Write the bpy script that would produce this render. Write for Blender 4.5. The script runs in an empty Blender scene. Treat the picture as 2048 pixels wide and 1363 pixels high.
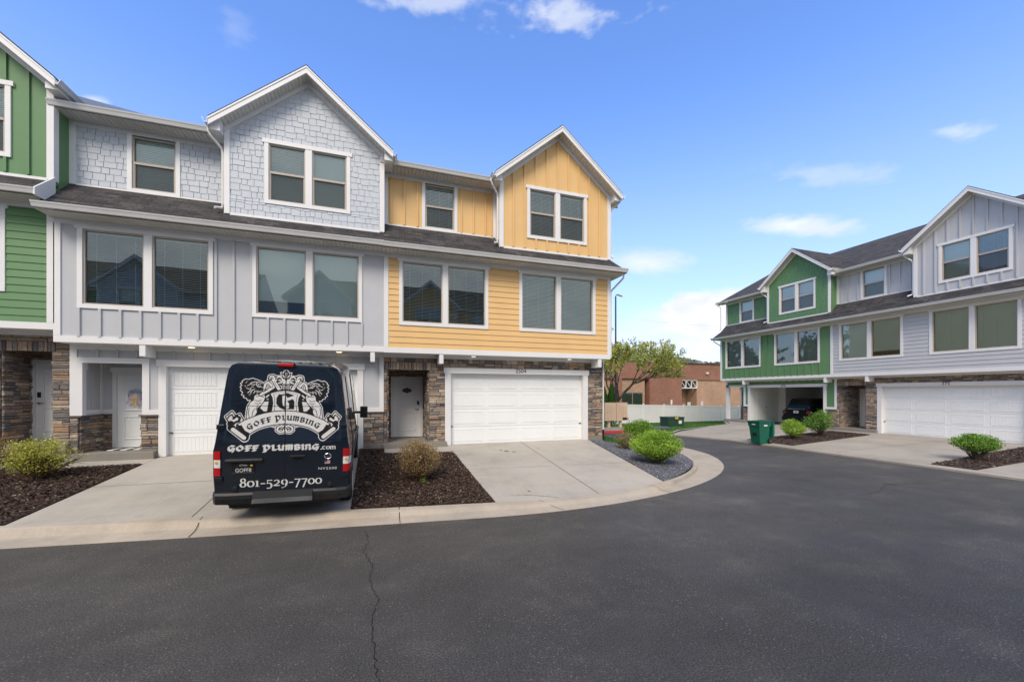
import bpy, bmesh, math, random
import numpy as np
from math import sin, cos, tan, pi, radians, sqrt, atan2
from mathutils import Vector, Matrix
random.seed(7)
scene = bpy.context.scene
COL = scene.collection

# ------------------------------------------------------------------ camera
CAMZ, YAW, FPX, HOR = 2.25, radians(18.3), 796.0, 786.0
cd = bpy.data.cameras.new("camera")
cam = bpy.data.objects.new("camera", cd)
COL.objects.link(cam)
cam.location = (0, 0, CAMZ)
cam.rotation_euler = (radians(90), 0, -YAW)
cd.sensor_fit = 'HORIZONTAL'
cd.sensor_width = 36.0
cd.lens = FPX / 2048 * 36.0
cd.shift_y = (HOR - 681.5) / 2048
cd.clip_start = 0.05
cd.clip_end = 5000
scene.camera = cam

def px_dir(u, v):
    a = (u - 1024) / FPX
    b = (HOR - v) / FPX
    return Vector((sin(YAW) + a * cos(YAW), cos(YAW) - a * sin(YAW), b)).normalized()

# ------------------------------------------------------------------ world
SUN_EL, SUN_AZ = radians(45), radians(210)      # azimuth clockwise from +Y
world = bpy.data.worlds.new("World")
scene.world = world
world.use_nodes = True
wt = world.node_tree
for n in list(wt.nodes):
    wt.nodes.remove(n)
def W(t, **k):
    n = wt.nodes.new(t)
    for a, b in k.items():
        setattr(n, a, b)
    return n
def wm(op, a, b=None, c=None, clamp=False):
    n = W('ShaderNodeMath', operation=op, use_clamp=clamp)
    for i, x in enumerate((a, b, c)):
        if x is None: continue
        if isinstance(x, (int, float)): n.inputs[i].default_value = x
        else: wt.links.new(x, n.inputs[i])
    return n.outputs[0]
def wdot(a, v):
    n = W('ShaderNodeVectorMath', operation='DOT_PRODUCT')
    wt.links.new(a, n.inputs[0]); n.inputs[1].default_value = v
    return n.outputs['Value']
def wmix(f, a, b):
    n = W('ShaderNodeMix', data_type='RGBA')
    if isinstance(f, (int, float)): n.inputs[0].default_value = f
    else: wt.links.new(f, n.inputs[0])
    for i, x in ((6, a), (7, b)):
        if isinstance(x, tuple): n.inputs[i].default_value = x
        else: wt.links.new(x, n.inputs[i])
    return n.outputs[2]
def wstep(x, lo, hi):
    n = W('ShaderNodeMapRange', interpolation_type='SMOOTHSTEP')
    wt.links.new(x, n.inputs[0]); n.inputs[1].default_value = lo; n.inputs[2].default_value = hi
    return n.outputs[0]
tc = W('ShaderNodeTexCoord')
D = tc.outputs['Generated']
sky = W('ShaderNodeTexSky', sky_type='NISHITA')
sky.sun_disc = False
sky.sun_elevation = SUN_EL
sky.sun_rotation = SUN_AZ
sky.altitude = 1400
sky.air_density = 1.0
sky.dust_density = 0.6
sky.ozone_density = 2.0
hs = W('ShaderNodeHueSaturation')
wt.links.new(sky.outputs[0], hs.inputs['Color'])
hs.inputs['Saturation'].default_value = 1.08
hs.inputs['Value'].default_value = 1.0
tint = W('ShaderNodeMix', data_type='RGBA', blend_type='MULTIPLY')
tint.inputs[0].default_value = 1.0
wt.links.new(hs.outputs[0], tint.inputs[6])
tint.inputs[7].default_value = (2.15, 2.30, 2.80, 1)
base = tint.outputs[2]
sep = W('ShaderNodeSeparateXYZ'); wt.links.new(D, sep.inputs[0])
el = sep.outputs[2]
# paler air low over the horizon
low = wstep(el, 0.62, 0.02)
base = wmix(wm('MULTIPLY', low, 0.62), base, (4.8, 5.15, 7.0, 1))
noise = W('ShaderNodeTexNoise'); noise.inputs['Scale'].default_value = 9; noise.inputs['Detail'].default_value = 7
noise.inputs['Roughness'].default_value = 0.6
mp = W('ShaderNodeMapping'); wt.links.new(D, mp.inputs[0]); mp.inputs['Scale'].default_value = (1, 1, 2.2)
wt.links.new(mp.outputs[0], noise.inputs['Vector'])
nz = wm('SUBTRACT', noise.outputs[0], 0.5)
noise2 = W('ShaderNodeTexNoise'); noise2.inputs['Scale'].default_value = 34; noise2.inputs['Detail'].default_value = 5
wt.links.new(mp.outputs[0], noise2.inputs['Vector'])
nz2 = wm('SUBTRACT', noise2.outputs[0], 0.5)
nzz = wm('ADD', wm('MULTIPLY', nz, 3.2), wm('MULTIPLY', nz2, 1.3))
# (u, v, half width, half height, opacity, softness, noise gain)
CLOUDS = [(1130, 28, 140, 30, .62, 1.5, 1.5), (865, 4, 110, 18, .55, 1.5, 1.4), (465, 55, 34, 30, .14, 1.4, 1.2), (1915, 264, 55, 18, .5, 1.5, 1.2),
          (1640, 350, 120, 20, .32, 1.6, 1.3), (1592, 452, 112, 22, .80, 1.2, .6), (1290, 525, 88, 24, .72, 1.2, .6),
          (1400, 632, 100, 52, .98, .40, .34), (1475, 625, 90, 50, .98, .4, .3), (1340, 665, 120, 60, .7, 1.0, .3), (1250, 700, 200, 60, .5, 1.3, .3), (1470, 700, 200, 70, .75, 1.1, .25), (185, 205, 40, 14, .5, .9, .6)]
mask = None
for (u, v, hw, hh, op, soft, ng) in CLOUDS:
    c = px_dir(u, v)
    e1 = (px_dir(u + 1, v) - px_dir(u - 1, v)).normalized()
    e2 = c.cross(e1).normalized()
    if e2.z < 0: e2 = -e2
    ku = 2 * c.angle(px_dir(u + hw, v)) / 2
    kv = 2 * c.angle(px_dir(u, v + hh)) / 2
    dc = wdot(D, c)
    a = wm('DIVIDE', wdot(D, tuple(e1 / ku)), dc)
    b = wm('DIVIDE', wdot(D, tuple(e2 / kv)), dc)
    r = wm('SQRT', wm('ADD', wm('MULTIPLY', a, a), wm('MULTIPLY', b, b)))
    r = wm('ADD', r, wm('MULTIPLY', nzz, ng))
    m = wm('MULTIPLY', wstep(r, 1.0 + soft * .25, 1.0 - soft * .75), op)
    m = wm('MULTIPLY', m, wm('GREATER_THAN', dc, 0.2))
    mask = m if mask is None else wm('MAXIMUM', mask, m)
hzn = wm('MULTIPLY', wstep(el, 0.16, 0.0), 0.8)
mask = wm('MAXIMUM', mask, hzn)
# unseen white cloud added behind the camera to neutralise the ambient light
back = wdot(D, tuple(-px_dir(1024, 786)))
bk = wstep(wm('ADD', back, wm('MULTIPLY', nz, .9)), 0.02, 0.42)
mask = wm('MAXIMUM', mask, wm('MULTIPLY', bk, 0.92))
zen = wstep(wm('ADD', el, wm('MULTIPLY', nz, .35)), 0.78, 0.93)          # unseen cloud added overhead to make the blue skylight whiter
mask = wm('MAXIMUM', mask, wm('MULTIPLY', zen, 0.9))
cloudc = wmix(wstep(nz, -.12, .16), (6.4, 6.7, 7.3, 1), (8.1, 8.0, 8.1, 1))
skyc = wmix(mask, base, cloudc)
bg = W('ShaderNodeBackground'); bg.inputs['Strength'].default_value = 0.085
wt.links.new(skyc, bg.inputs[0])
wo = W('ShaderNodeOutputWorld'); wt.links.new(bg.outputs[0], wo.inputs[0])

# ------------------------------------------------------------------ sun
sd = bpy.data.lights.new("sun", 'SUN')
sd.energy = 1.75
sd.angle = radians(24)
sd.color = (1.0, 0.90, 0.77)
sun = bpy.data.objects.new("sun", sd)
COL.objects.link(sun)
sdir = Vector((sin(SUN_AZ) * cos(SUN_EL), cos(SUN_AZ) * cos(SUN_EL), sin(SUN_EL)))
sun.rotation_euler = sdir.to_track_quat('Z', 'Y').to_euler()
sun.location = (0, 0, 30)
scene.view_settings.view_transform = 'Standard'
scene.view_settings.look = 'None'
scene.view_settings.exposure = 0.74
scene.view_settings.gamma = 1.0

# ------------------------------------------------------------------ materials
class Mat:
    def __init__(s, name):
        s.m = bpy.data.materials.new(name); s.m.use_nodes = True
        s.t = s.m.node_tree; s.b = s.t.nodes['Principled BSDF']
        s.out = s.t.nodes['Material Output']
    def n(s, t, **k):
        x = s.t.nodes.new(t)
        for a, b in k.items(): setattr(x, a, b)
        return x
    def l(s, a, b): s.t.links.new(a, b)
    def math(s, op, a, b=None, clamp=False):
        n = s.n('ShaderNodeMath', operation=op, use_clamp=clamp)
        for i, x in enumerate((a, b)):
            if x is None: continue
            if isinstance(x, (int, float)): n.inputs[i].default_value = x
            else: s.l(x, n.inputs[i])
        return n.outputs[0]
    def noise(s, scale, detail=4, rough=.55, coord='Object', stretch=None):
        tcn = s.n('ShaderNodeTexCoord'); v = tcn.outputs[coord]
        if stretch:
            mp = s.n('ShaderNodeMapping'); s.l(v, mp.inputs[0]); mp.inputs['Scale'].default_value = stretch; v = mp.outputs[0]
        n = s.n('ShaderNodeTexNoise'); s.l(v, n.inputs['Vector'])
        n.inputs['Scale'].default_value = scale; n.inputs['Detail'].default_value = detail; n.inputs['Roughness'].default_value = rough
        return n.outputs[0]
    def ramp(s, x, stops):
        r = s.n('ShaderNodeValToRGB'); s.l(x, r.inputs[0])
        e = r.color_ramp.elements
        while len(e) < len(stops): e.new(.5)
        for i, (p, c) in enumerate(stops):
            e[i].position = p; e[i].color = (*c, 1) if len(c) == 3 else c
        return r.outputs[0]
    def mix(s, f, a, b, blend='MIX'):
        n = s.n('ShaderNodeMix', data_type='RGBA', blend_type=blend)
        if isinstance(f, (int, float)): n.inputs[0].default_value = f
        else: s.l(f, n.inputs[0])
        for i, x in ((6, a), (7, b)):
            if isinstance(x, tuple): n.inputs[i].default_value = (*x, 1) if len(x) == 3 else x
            else: s.l(x, n.inputs[i])
        return n.outputs[2]
    def bump(s, h, strength=.3, dist=.01):
        n = s.n('ShaderNodeBump'); n.inputs['Strength'].default_value = strength; n.inputs['Distance'].default_value = dist
        s.l(h, n.inputs['Height']); s.l(n.outputs[0], s.b.inputs['Normal'])
    def col(s, c):
        if isinstance(c, tuple): s.b.inputs['Base Color'].default_value = (*c, 1)
        else: s.l(c, s.b.inputs['Base Color'])
    def rough(s, v):
        if isinstance(v, (int, float)): s.b.inputs['Roughness'].default_value = v
        else: s.l(v, s.b.inputs['Roughness'])
    def attr(s, name='col'):
        a = s.n('ShaderNodeAttribute'); a.attribute_name = name; return a.outputs['Color']

def mul(c, k): return tuple(min(1, x * k) for x in c)
def paint(name, c, rough=.55, var=.07, grain=.15, metal=0, gs=60):
    m = Mat(name)
    n = m.noise(1.3, 5, .6)
    m.col(m.ramp(n, [(.3, mul(c, 1 - var)), (.7, mul(c, 1 + var))]))
    m.rough(rough); m.b.inputs['Metallic'].default_value = metal
    if grain: m.bump(m.noise(gs, 3, .6, stretch=(1, 1, .35)), grain, .004)
    return m.m
M = {}
M['white'] = paint('white_trim_paint', (.76, .75, .74), .5, .04)
M['door_white'] = paint('white_door_enamel', (.82, .83, .82), .42, .025, .05)
M['gutter'] = paint('white_aluminium', (.72, .71, .685), .35, .06, .03)
M['grey'] = paint('pale_grey_siding', (.495, .503, .518), .6, .035)
M['shake'] = paint('grey_blue_shake', (.52, .55, .59), .6, .04)
M['yellow'] = paint('mustard_siding', (.74, .475, .20), .6, .04)
M['green'] = paint('green_siding', (.115, .235, .10), .6, .06)
M['tan_vinyl'] = paint('tan_vinyl_sash', (.44, .38, .32), .4, .04, 0)
M['blind'] = paint('white_blind', (.82, .82, .78), .6, .03, 0)
M['blind_cream'] = paint('cream_blind', (.84, .84, .72), .6, .03, 0)
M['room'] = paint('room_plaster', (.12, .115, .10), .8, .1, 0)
M['garage_wall'] = paint('garage_plaster', (.78, .78, .78), .8, .05, 0)
M['dark'] = paint('dark_metal', (.012, .012, .013), .35, .1, 0)
M['brass'] = paint('satin_nickel', (.35, .33, .30), .3, .1, 0, metal=1)
M['num'] = paint('bronze_numerals', (.05, .045, .04), .4, .1, 0)
M['stone_cap'] = paint('stone_cap', (.13, .10, .09), .8, .2, .5, gs=30)
M['red'] = paint('red_curb_paint', (.60, .045, .05), .7, .25, .4)
M['plaque'] = paint('dark_plaque', (.05, .045, .045), .5, .3, 0)

def soffit_mat():
    m = Mat('vented_soffit')
    m.col(m.ramp(m.noise(2, 5), [(.3, (.60, .585, .54)), (.7, (.68, .66, .62))]))
    m.rough(.45)
    tcn = m.n('ShaderNodeTexCoord'); uv = m.n('ShaderNodeSeparateXYZ'); m.l(tcn.outputs['UV'], uv.inputs[0])
    f = m.math('FRACT', m.math('MULTIPLY', uv.outputs[0], 9.0))
    tri = m.math('MULTIPLY', m.math('ABSOLUTE', m.math('SUBTRACT', f, .5)), 2.0)
    r = m.ramp(tri, [(.0, (0, 0, 0)), (.14, (0, 0, 0)), (.26, (1, 1, 1))])
    m.bump(r, 1.0, .02)
    return m.m
M['soffit'] = soffit_mat()

def shingle_mat():
    m = Mat('asphalt_shingle')
    tcn = m.n('ShaderNodeTexCoord')
    def brick(w, h, off, c1, c2):
        b = m.n('ShaderNodeTexBrick'); m.l(tcn.outputs['UV'], b.inputs['Vector'])
        b.inputs['Scale'].default_value = 1; b.inputs['Brick Width'].default_value = w; b.inputs['Row Height'].default_value = h
        b.offset = off; b.inputs['Mortar Size'].default_value = .006; b.inputs['Mortar Smooth'].default_value = .3
        b.inputs['Color1'].default_value = (*c1, 1); b.inputs['Color2'].default_value = (*c2, 1); b.inputs['Mortar'].default_value = (.018, .017, .017, 1)
        b.inputs['Bias'].default_value = -.1
        return b
    b = brick(.23, .13, .37, (.040, .040, .044), (.088, .081, .080))
    b2 = brick(.61, .13, .29, (.6, .6, .6), (1.3, 1.25, 1.2))
    c = m.mix(1.0, b.outputs[0], b2.outputs[0], 'MULTIPLY')
    n = m.noise(3, 6, .7)
    c = m.mix(1.0, c, m.ramp(n, [(.3, (.75, .75, .78)), (.7, (1.2, 1.17, 1.12))]), 'MULTIPLY')
    m.col(c); m.rough(.9)
    h = m.math('ADD', m.math('MULTIPLY', b.outputs['Fac'], -1.0), m.math('MULTIPLY', m.noise(120, 2), .5))
    m.bump(h, .7, .012)
    return m.m
M['shingle'] = shingle_mat()

def stone_mat():
    m = Mat('ledgestone')
    c = m.mix(1.0, m.attr(), m.ramp(m.noise(14, 6, .65, stretch=(1, 1, 2)), [(.25, (.55, .55, .56)), (.5, (1, .98, .95)), (.75, (1.35, 1.3, 1.22))]), 'MULTIPLY')
    m.col(c); m.rough(.85)
    m.bump(m.math('ADD', m.noise(30, 6, .7, stretch=(1, 1, 2.5)), m.noise(110, 3)), .6, .02)
    return m.m
M['stone'] = stone_mat()
M['mortar'] = paint('dark_mortar', (.045, .037, .032), .95, .3, .5)

def concrete_mat(name, c, tint=(1, .95, .88), scale=1.0):
    m = Mat(name)
    big = m.ramp(m.noise(.55 * scale, 6, .65), [(.3, mul(c, .80)), (.52, c), (.72, mul(c, 1.12))])
    st = m.ramp(m.noise(2.3 * scale, 8, .75, stretch=(.5, 1.6, 1)), [(.28, (.84, .83, .81)), (.44, (1, 1, 1)), (.8, (1.05, 1.04, 1.02))])
    sp = m.ramp(m.noise(70, 3, .8), [(.3, (.86, .85, .84)), (.6, (1.03, 1.03, 1.03))])
    x = m.mix(1.0, m.mix(1.0, big, st, 'MULTIPLY'), sp, 'MULTIPLY')
    x = m.mix(m.ramp(m.noise(.9, 4), [(.45, (0, 0, 0)), (.75, (.5, .5, .5))]), x, m.mix(1.0, x, tint, 'MULTIPLY'))
    x = m.mix(1.0, x, m.ramp(m.noise(1.0, 5, .8, stretch=(60, 1.2, 1)), [(.35, (.93, .93, .93)), (.65, (1.05, 1.05, 1.05))]), 'MULTIPLY')
    x = m.mix(m.ramp(m.noise(1.7 * scale, 3, .5), [(.68, (0, 0, 0)), (.73, (.12, .12, .12)), (.82, (.35, .35, .35))]), x, mul(c, .45))
    m.col(x); m.rough(.88)
    m.bump(m.math('ADD', m.noise(160, 3, .7), m.noise(18, 4)), .25, .006)
    return m.m
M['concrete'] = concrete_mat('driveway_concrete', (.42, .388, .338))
M['curb'] = concrete_mat('curb_concrete', (.43, .375, .305), (1, .9, .78), 2)
M['concrete_r'] = concrete_mat('warm_concrete', (.365, .328, .278), (1, .93, .84))
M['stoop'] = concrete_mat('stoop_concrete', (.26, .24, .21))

def asphalt_mat():
    m = Mat('asphalt')
    big = m.ramp(m.noise(.22, 7, .65, stretch=(1, 2.2, 1)), [(.3, (.046, .0422, .0370)), (.5, (.060, .055, .0482)), (.72, (.082, .075, .066))])
    wear = m.ramp(m.noise(.8, 9, .75), [(.40, (.84, .84, .84)), (.54, (1.0, 1.0, 1.0)), (.70, (1.6, 1.56, 1.5))])
    x = m.mix(1.0, big, wear, 'MULTIPLY')
    tcn = m.n('ShaderNodeTexCoord')
    v = m.n('ShaderNodeTexVoronoi'); v.inputs['Scale'].default_value = 55; m.l(tcn.outputs['Object'], v.inputs['Vector'])
    sepc = m.n('ShaderNodeSeparateColor'); m.l(v.outputs['Color'], sepc.inputs[0])
    spk = m.math('MULTIPLY', m.math('GREATER_THAN', sepc.outputs[0], .86), m.math('LESS_THAN', v.outputs['Distance'], .34))
    x = m.mix(m.math('MULTIPLY', spk, m.ramp(m.noise(1.1, 5), [(.35, (.15, .15, .15)), (.7, (.9, .9, .9))])), x, (.26, .235, .20))
    sp2 = m.mix(1.0, m.ramp(m.noise(230, 3, .9), [(.3, (.7, .7, .7)), (.5, (1, 1, 1)), (.75, (1.5, 1.48, 1.44))]), m.ramp(m.noise(62, 3, .8), [(.40, (.50, .50, .50)), (.5, (.98, .98, .98)), (.61, (1.95, 1.9, 1.82))]), 'MULTIPLY')
    x = m.mix(1.0, x, sp2, 'MULTIPLY')
    m.col(x); m.rough(m.ramp(m.noise(.6, 5), [(.3, (.62,) * 3), (.7, (.85,) * 3)]))
    m.bump(m.noise(240, 3, .8), .5, .008)
    return m.m
M['asphalt'] = asphalt_mat()
M['crack'] = paint('crack_dark', (.018, .017, .016), .95, .3, .3)
M['soil'] = paint('mulch_bed', (.045, .026, .018), .95, .5, 1.0, gs=25)
M['gravel_bed'] = paint('gravel_bed', (.07, .072, .085), .9, .3, 1.0, gs=60)
def attr_mat(name, rough=.8, mulc=None, trans=0, ns=40):
    m = Mat(name)
    c = m.mix(1.0, m.attr(), m.ramp(m.noise(ns, 3), [(.3, (.8, .8, .8)), (.7, (1.2, 1.2, 1.2))]), 'MULTIPLY')
    m.col(c); m.rough(rough)
    if trans:
        t = m.n('ShaderNodeBsdfTranslucent'); m.l(c, t.inputs[0])
        mx = m.n('ShaderNodeMixShader'); mx.inputs[0].default_value = trans
        m.l(m.b.outputs[0], mx.inputs[1]); m.l(t.outputs[0], mx.inputs[2]); m.l(mx.outputs[0], m.out.inputs[0])
    return m.m
M['chips'] = attr_mat('bark_chips', .9)
M['pebble'] = attr_mat('pebbles', .8)
M['leaf'] = attr_mat('leaves', .5, trans=.35, ns=8)
M['bark'] = paint('bark', (.10, .075, .055), .9, .3, .6, gs=40)
M['twig'] = paint('twig', (.16, .095, .055), .8, .3, 0)
M['grassbase'] = paint('lawn_soil', (.05, .11, .025), .95, .3, .6)
M['grass'] = attr_mat('grass_blades', .6, trans=.3, ns=3)

def glass_mat():
    m = Mat('window_glass')
    t = m.n('ShaderNodeBsdfTransparent'); t.inputs[0].default_value = (.88, .96, .92, 1)
    g = m.n('ShaderNodeBsdfGlossy'); g.inputs['Roughness'].default_value = .0; g.inputs[0].default_value = (.80, .90, .86, 1)
    fr = m.n('ShaderNodeFresnel'); fr.inputs[0].default_value = 1.55
    bumpn = m.n('ShaderNodeBump'); bumpn.inputs['Strength'].default_value = .02; bumpn.inputs['Distance'].default_value = .05
    m.l(m.noise(.9, 2), bumpn.inputs['Height']); m.l(bumpn.outputs[0], g.inputs['Normal'])
    k = m.math('ADD', m.math('MULTIPLY', fr.outputs[0], 1.2), .10, clamp=True)
    mx = m.n('ShaderNodeMixShader'); m.l(k, mx.inputs[0]); m.l(t.outputs[0], mx.inputs[1]); m.l(g.outputs[0], mx.inputs[2])
    m.l(mx.outputs[0], m.out.inputs[0])
    return m.m
M['glass'] = glass_mat()
def emis(name, c, s):
    m = Mat(name); m.col(c); m.b.inputs['Emission Color'].default_value = (*c, 1); m.b.inputs['Emission Strength'].default_value = s
    return m.m
M['lamp_warm'] = emis('warm_lamp', (1, .70, .36), 2.2)
M['lamp_white'] = emis('white_lamp', (1, .95, .88), .8)

# ------------------------------------------------------------------ mesh builder
class MB:
    def __init__(s): s.v = []; s.f = []; s.mi = []; s.c = []; s.uv = []; s.cur = 0; s.col = (1, 1, 1)
    def face(s, pts, m=None, col=None, uv=None):
        i = len(s.v); s.v += [tuple(p) for p in pts]; s.f.append(tuple(range(i, i + len(pts))))
        s.mi.append(s.cur if m is None else m); s.c.append(col or s.col); s.uv.append(uv)
        return s
    def box(s, x0, y0, z0, x1, y1, z1, m=None, col=None, uvs=False):
        if x0 > x1: x0, x1 = x1, x0
        if y0 > y1: y0, y1 = y1, y0
        if z0 > z1: z0, z1 = z1, z0
        i = len(s.v)
        s.v += [(x0, y0, z0), (x1, y0, z0), (x1, y1, z0), (x0, y1, z0), (x0, y0, z1), (x1, y0, z1), (x1, y1, z1), (x0, y1, z1)]
        for f in ((0, 1, 5, 4), (1, 2, 6, 5), (2, 3, 7, 6), (3, 0, 4, 7), (4, 5, 6, 7), (3, 2, 1, 0)):
            s.f.append(tuple(i + k for k in f)); s.mi.append(s.cur if m is None else m); s.c.append(col or s.col)
            s.uv.append([(s.v[i + k][0] + s.v[i + k][2] * .0, s.v[i + k][1]) for k in f] if uvs else None)
        return s
    def prism(s, poly, y0, y1, m=None, ax='y'):
        """poly of (x,z) extruded along y (ax='y'), or (y,z) along x (ax='x'), or (x,y) along z (ax='z')"""
        def P(a, b, t): return {'y': (a, t, b), 'x': (t, a, b), 'z': (a, b, t)}[ax]
        n = len(poly)
        s.face([P(a, b, y0) for a, b in poly], m); s.face([P(a, b, y1) for a, b in reversed(poly)], m)
        for k in range(n):
            a, b = poly[k], poly[(k + 1) % n]
            s.face([P(*a, y0), P(*a, y1), P(*b, y1), P(*b, y0)], m)
        return s
    def tube(s, pts, r, n=8, m=None, col=None, cap=True):
        pts = [Vector(p) for p in pts]
        rs = r if isinstance(r, (list, tuple)) else [r] * len(pts)
        up = Vector((0, 0, 1)); rings = []
        for k, p in enumerate(pts):
            d = (pts[min(k + 1, len(pts) - 1)] - pts[max(k - 1, 0)]).normalized()
            a = d.cross(up if abs(d.z) < .95 else Vector((1, 0, 0))).normalized(); b = d.cross(a)
            i = len(s.v)
            for q in range(n):
                t = 2 * pi * q / n
                s.v.append(tuple(p + (a * cos(t) + b * sin(t)) * rs[k]))
            rings.append(i)
        for k in range(len(pts) - 1):
            for q in range(n):
                s.f.append((rings[k] + q, rings[k] + (q + 1) % n, rings[k + 1] + (q + 1) % n, rings[k + 1] + q))
                s.mi.append(s.cur if m is None else m); s.c.append(col or s.col); s.uv.append(None)
        if cap:
            for rr in (rings[0], rings[-1]):
                s.f.append(tuple(rr + q for q in range(n))); s.mi.append(s.cur if m is None else m); s.c.append(col or s.col); s.uv.append(None)
        return s
    def cyl(s, p0, p1, r0, r1=None, n=16, m=None):
        return s.tube([p0, p1], [r0, r0 if r1 is None else r1], n, m)
    def build(s, name, mats, parent=None, smooth=False, bevel=0, recalc=False):
        me = bpy.data.meshes.new(name); me.from_pydata(s.v, [], s.f)
        if not isinstance(mats, (list, tuple)): mats = [mats]
        for m in mats: me.materials.append(m if not isinstance(m, str) else M[m])
        me.polygons.foreach_set('material_index', s.mi)
        if any(c != (1, 1, 1) for c in s.c):
            ca = me.color_attributes.new('col', 'FLOAT_COLOR', 'CORNER')
            arr = []
            for p, c in zip(me.polygons, s.c): arr += [c[0], c[1], c[2], 1.0] * p.loop_total
            ca.data.foreach_set('color', arr)
        if any(u is not None for u in s.uv):
            ul = me.uv_layers.new(name='UVMap'); arr = []
            for p, u in zip(me.polygons, s.uv):
                if u is None: arr += [0.0, 0.0] * p.loop_total
                else:
                    for q in u: arr += [q[0], q[1]]
            ul.data.foreach_set('uv', arr)
        if recalc or smooth:
            bm = bmesh.new(); bm.from_mesh(me); bmesh.ops.remove_doubles(bm, verts=bm.verts, dist=1e-5)
            bmesh.ops.recalc_face_normals(bm, faces=bm.faces); bm.to_mesh(me); bm.free()
        if smooth:
            for p in me.polygons: p.use_smooth = True
        me.update()
        o = bpy.data.objects.new(name, me); COL.objects.link(o)
        if parent is not None: o.parent = parent
        if bevel:
            b = o.modifiers.new('bevel', 'BEVEL'); b.width = bevel; b.segments = 2; b.limit_method = 'ANGLE'; b.angle_limit = radians(40)
        return o
def thing(name, label, cat, loc=(0, 0, 0), rz=0, group=None, kind=None):
    o = bpy.data.objects.new(name, None); COL.objects.link(o); o.empty_display_size = .2
    o.location = loc; o.rotation_euler = (0, 0, rz)
    tag(o, label, cat, group, kind); return o
def tag(o, label=None, cat=None, group=None, kind=None):
    if label: o['label'] = label
    if cat: o['category'] = cat
    if group: o['group'] = group
    if kind: o['kind'] = kind
    return o
def kids(o): return [c for c in list(bpy.data.objects) if c.parent == o]
def copy_tree(o, parent=None):
    c = o.copy(); COL.objects.link(c); c.parent = parent
    for ch in kids(o): copy_tree(ch, c)
    return c
def text_mesh(name, txt, size, mat, parent, loc, rot, depth=.006, spacing=1.0, xs=1.0, align='CENTER'):
    cu = bpy.data.curves.new(name, 'FONT'); cu.body = txt; cu.size = size; cu.extrude = depth; cu.align_x = align; cu.space_character = spacing
    cu.resolution_u = 4
    t = bpy.data.objects.new(name, cu); COL.objects.link(t)
    dg = bpy.context.evaluated_depsgraph_get(); dg.update()
    me = bpy.data.meshes.new_from_object(t.evaluated_get(dg))
    bpy.data.objects.remove(t); bpy.data.curves.remove(cu)
    me.materials.clear(); me.materials.append(M[mat]); me.name = name
    o = bpy.data.objects.new(name, me); COL.objects.link(o); o.parent = parent
    o.location = loc; o.rotation_euler = rot; o.scale = (xs, 1, 1)
    return o

# ------------------------------------------------------------------ townhouse parts (local: x along front, y into house, z up from garage floor)
def rects_minus(x0, x1, z0, z1, holes):
    """free rectangles of a band after removing holes"""
    xs = sorted({x0, x1, *[h[0] for h in holes if x0 < h[0] < x1], *[h[1] for h in holes if x0 < h[1] < x1]})
    zs = sorted({z0, z1, *[h[2] for h in holes if z0 < h[2] < z1], *[h[3] for h in holes if z0 < h[3] < z1]})
    out = []
    for j in range(len(zs) - 1):
        run = None
        for i in range(len(xs) - 1):
            cx, cz = (xs[i] + xs[i + 1]) / 2, (zs[j] + zs[j + 1]) / 2
            if any(h[0] < cx < h[1] and h[2] < cz < h[3] for h in holes):
                if run: out.append(run); run = None
            else:
                run = (run[0], xs[i + 1], zs[j], zs[j + 1]) if run else (xs[i], xs[i + 1], zs[j], zs[j + 1])
        if run: out.append(run)
    return out
def wall_core(mb, x0, x1, z0, z1, holes, yf, th=.14, m=0):
    for r in rects_minus(x0, x1, z0, z1, holes): mb.box(r[0], yf, r[2], r[1], yf + th, r[3], m)
class Gable:
    def __init__(s, xc, zp, sl): s.xc, s.zp, s.sl = xc, zp, sl
    def top(s, x): return s.zp - s.sl * abs(x - s.xc)
def clip_poly(poly, g):
    """clip (x,z) polygon under both slopes of the gable"""
    for sg in (1, -1):
        out = []
        f = lambda p: g.zp - g.sl * sg * (p[0] - g.xc) - p[1]
        for i in range(len(poly)):
            a, b = poly[i], poly[(i + 1) % len(poly)]; fa, fb = f(a), f(b)
            if fa >= 0: out.append(a)
            if (fa >= 0) != (fb >= 0):
                t = fa / (fa - fb); out.append((a[0] + (b[0] - a[0]) * t, a[1] + (b[1] - a[1]) * t))
        poly = out
        if len(poly) < 3: return None
    return poly
def slab(mb, poly, yf, dtop, dbot, z0, z1, m=0, col=None):
    """cladding piece: polygon pushed out of yf, further out at its bottom edge"""
    n = len(poly)
    def out(p): return yf - (dbot + (dtop - dbot) * (p[1] - z0) / max(z1 - z0, 1e-6))
    mb.face([(p[0], out(p), p[1]) for p in poly], m, col)
    for k in range(n):
        a, b = poly[k], poly[(k + 1) % n]
        mb.face([(a[0], out(a), a[1]), (a[0], yf, a[1]), (b[0], yf, b[1]), (b[0], out(b), b[1])], m, col)
def lap(mb, x0, x1, z0, z1, holes, yf, exp=.18, m=0):
    z = z0; rnd = random.Random(3)
    while z < z1 - 1e-4:
        zt = min(z + exp, z1)
        for r in rects_minus(x0, x1, z, zt, holes):
            a, b = r[0], r[1]; cuts = [a]
            if b - a > 3.7: cuts.append(a + rnd.uniform(.2, .8) * (b - a))
            cuts.append(b)
            for i in range(len(cuts) - 1):
                e = .0015 if i < len(cuts) - 2 else 0
                db = .018 * (zt - r[2]) / (zt - z) + .004; dt = .018 * (zt - r[3]) / (zt - z) + .004
                slab(mb, [(cuts[i], r[2]), (cuts[i + 1] - e, r[2]), (cuts[i + 1] - e, r[3]), (cuts[i], r[3])], yf, dt, db, r[2], r[3], m)
        z = zt
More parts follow.
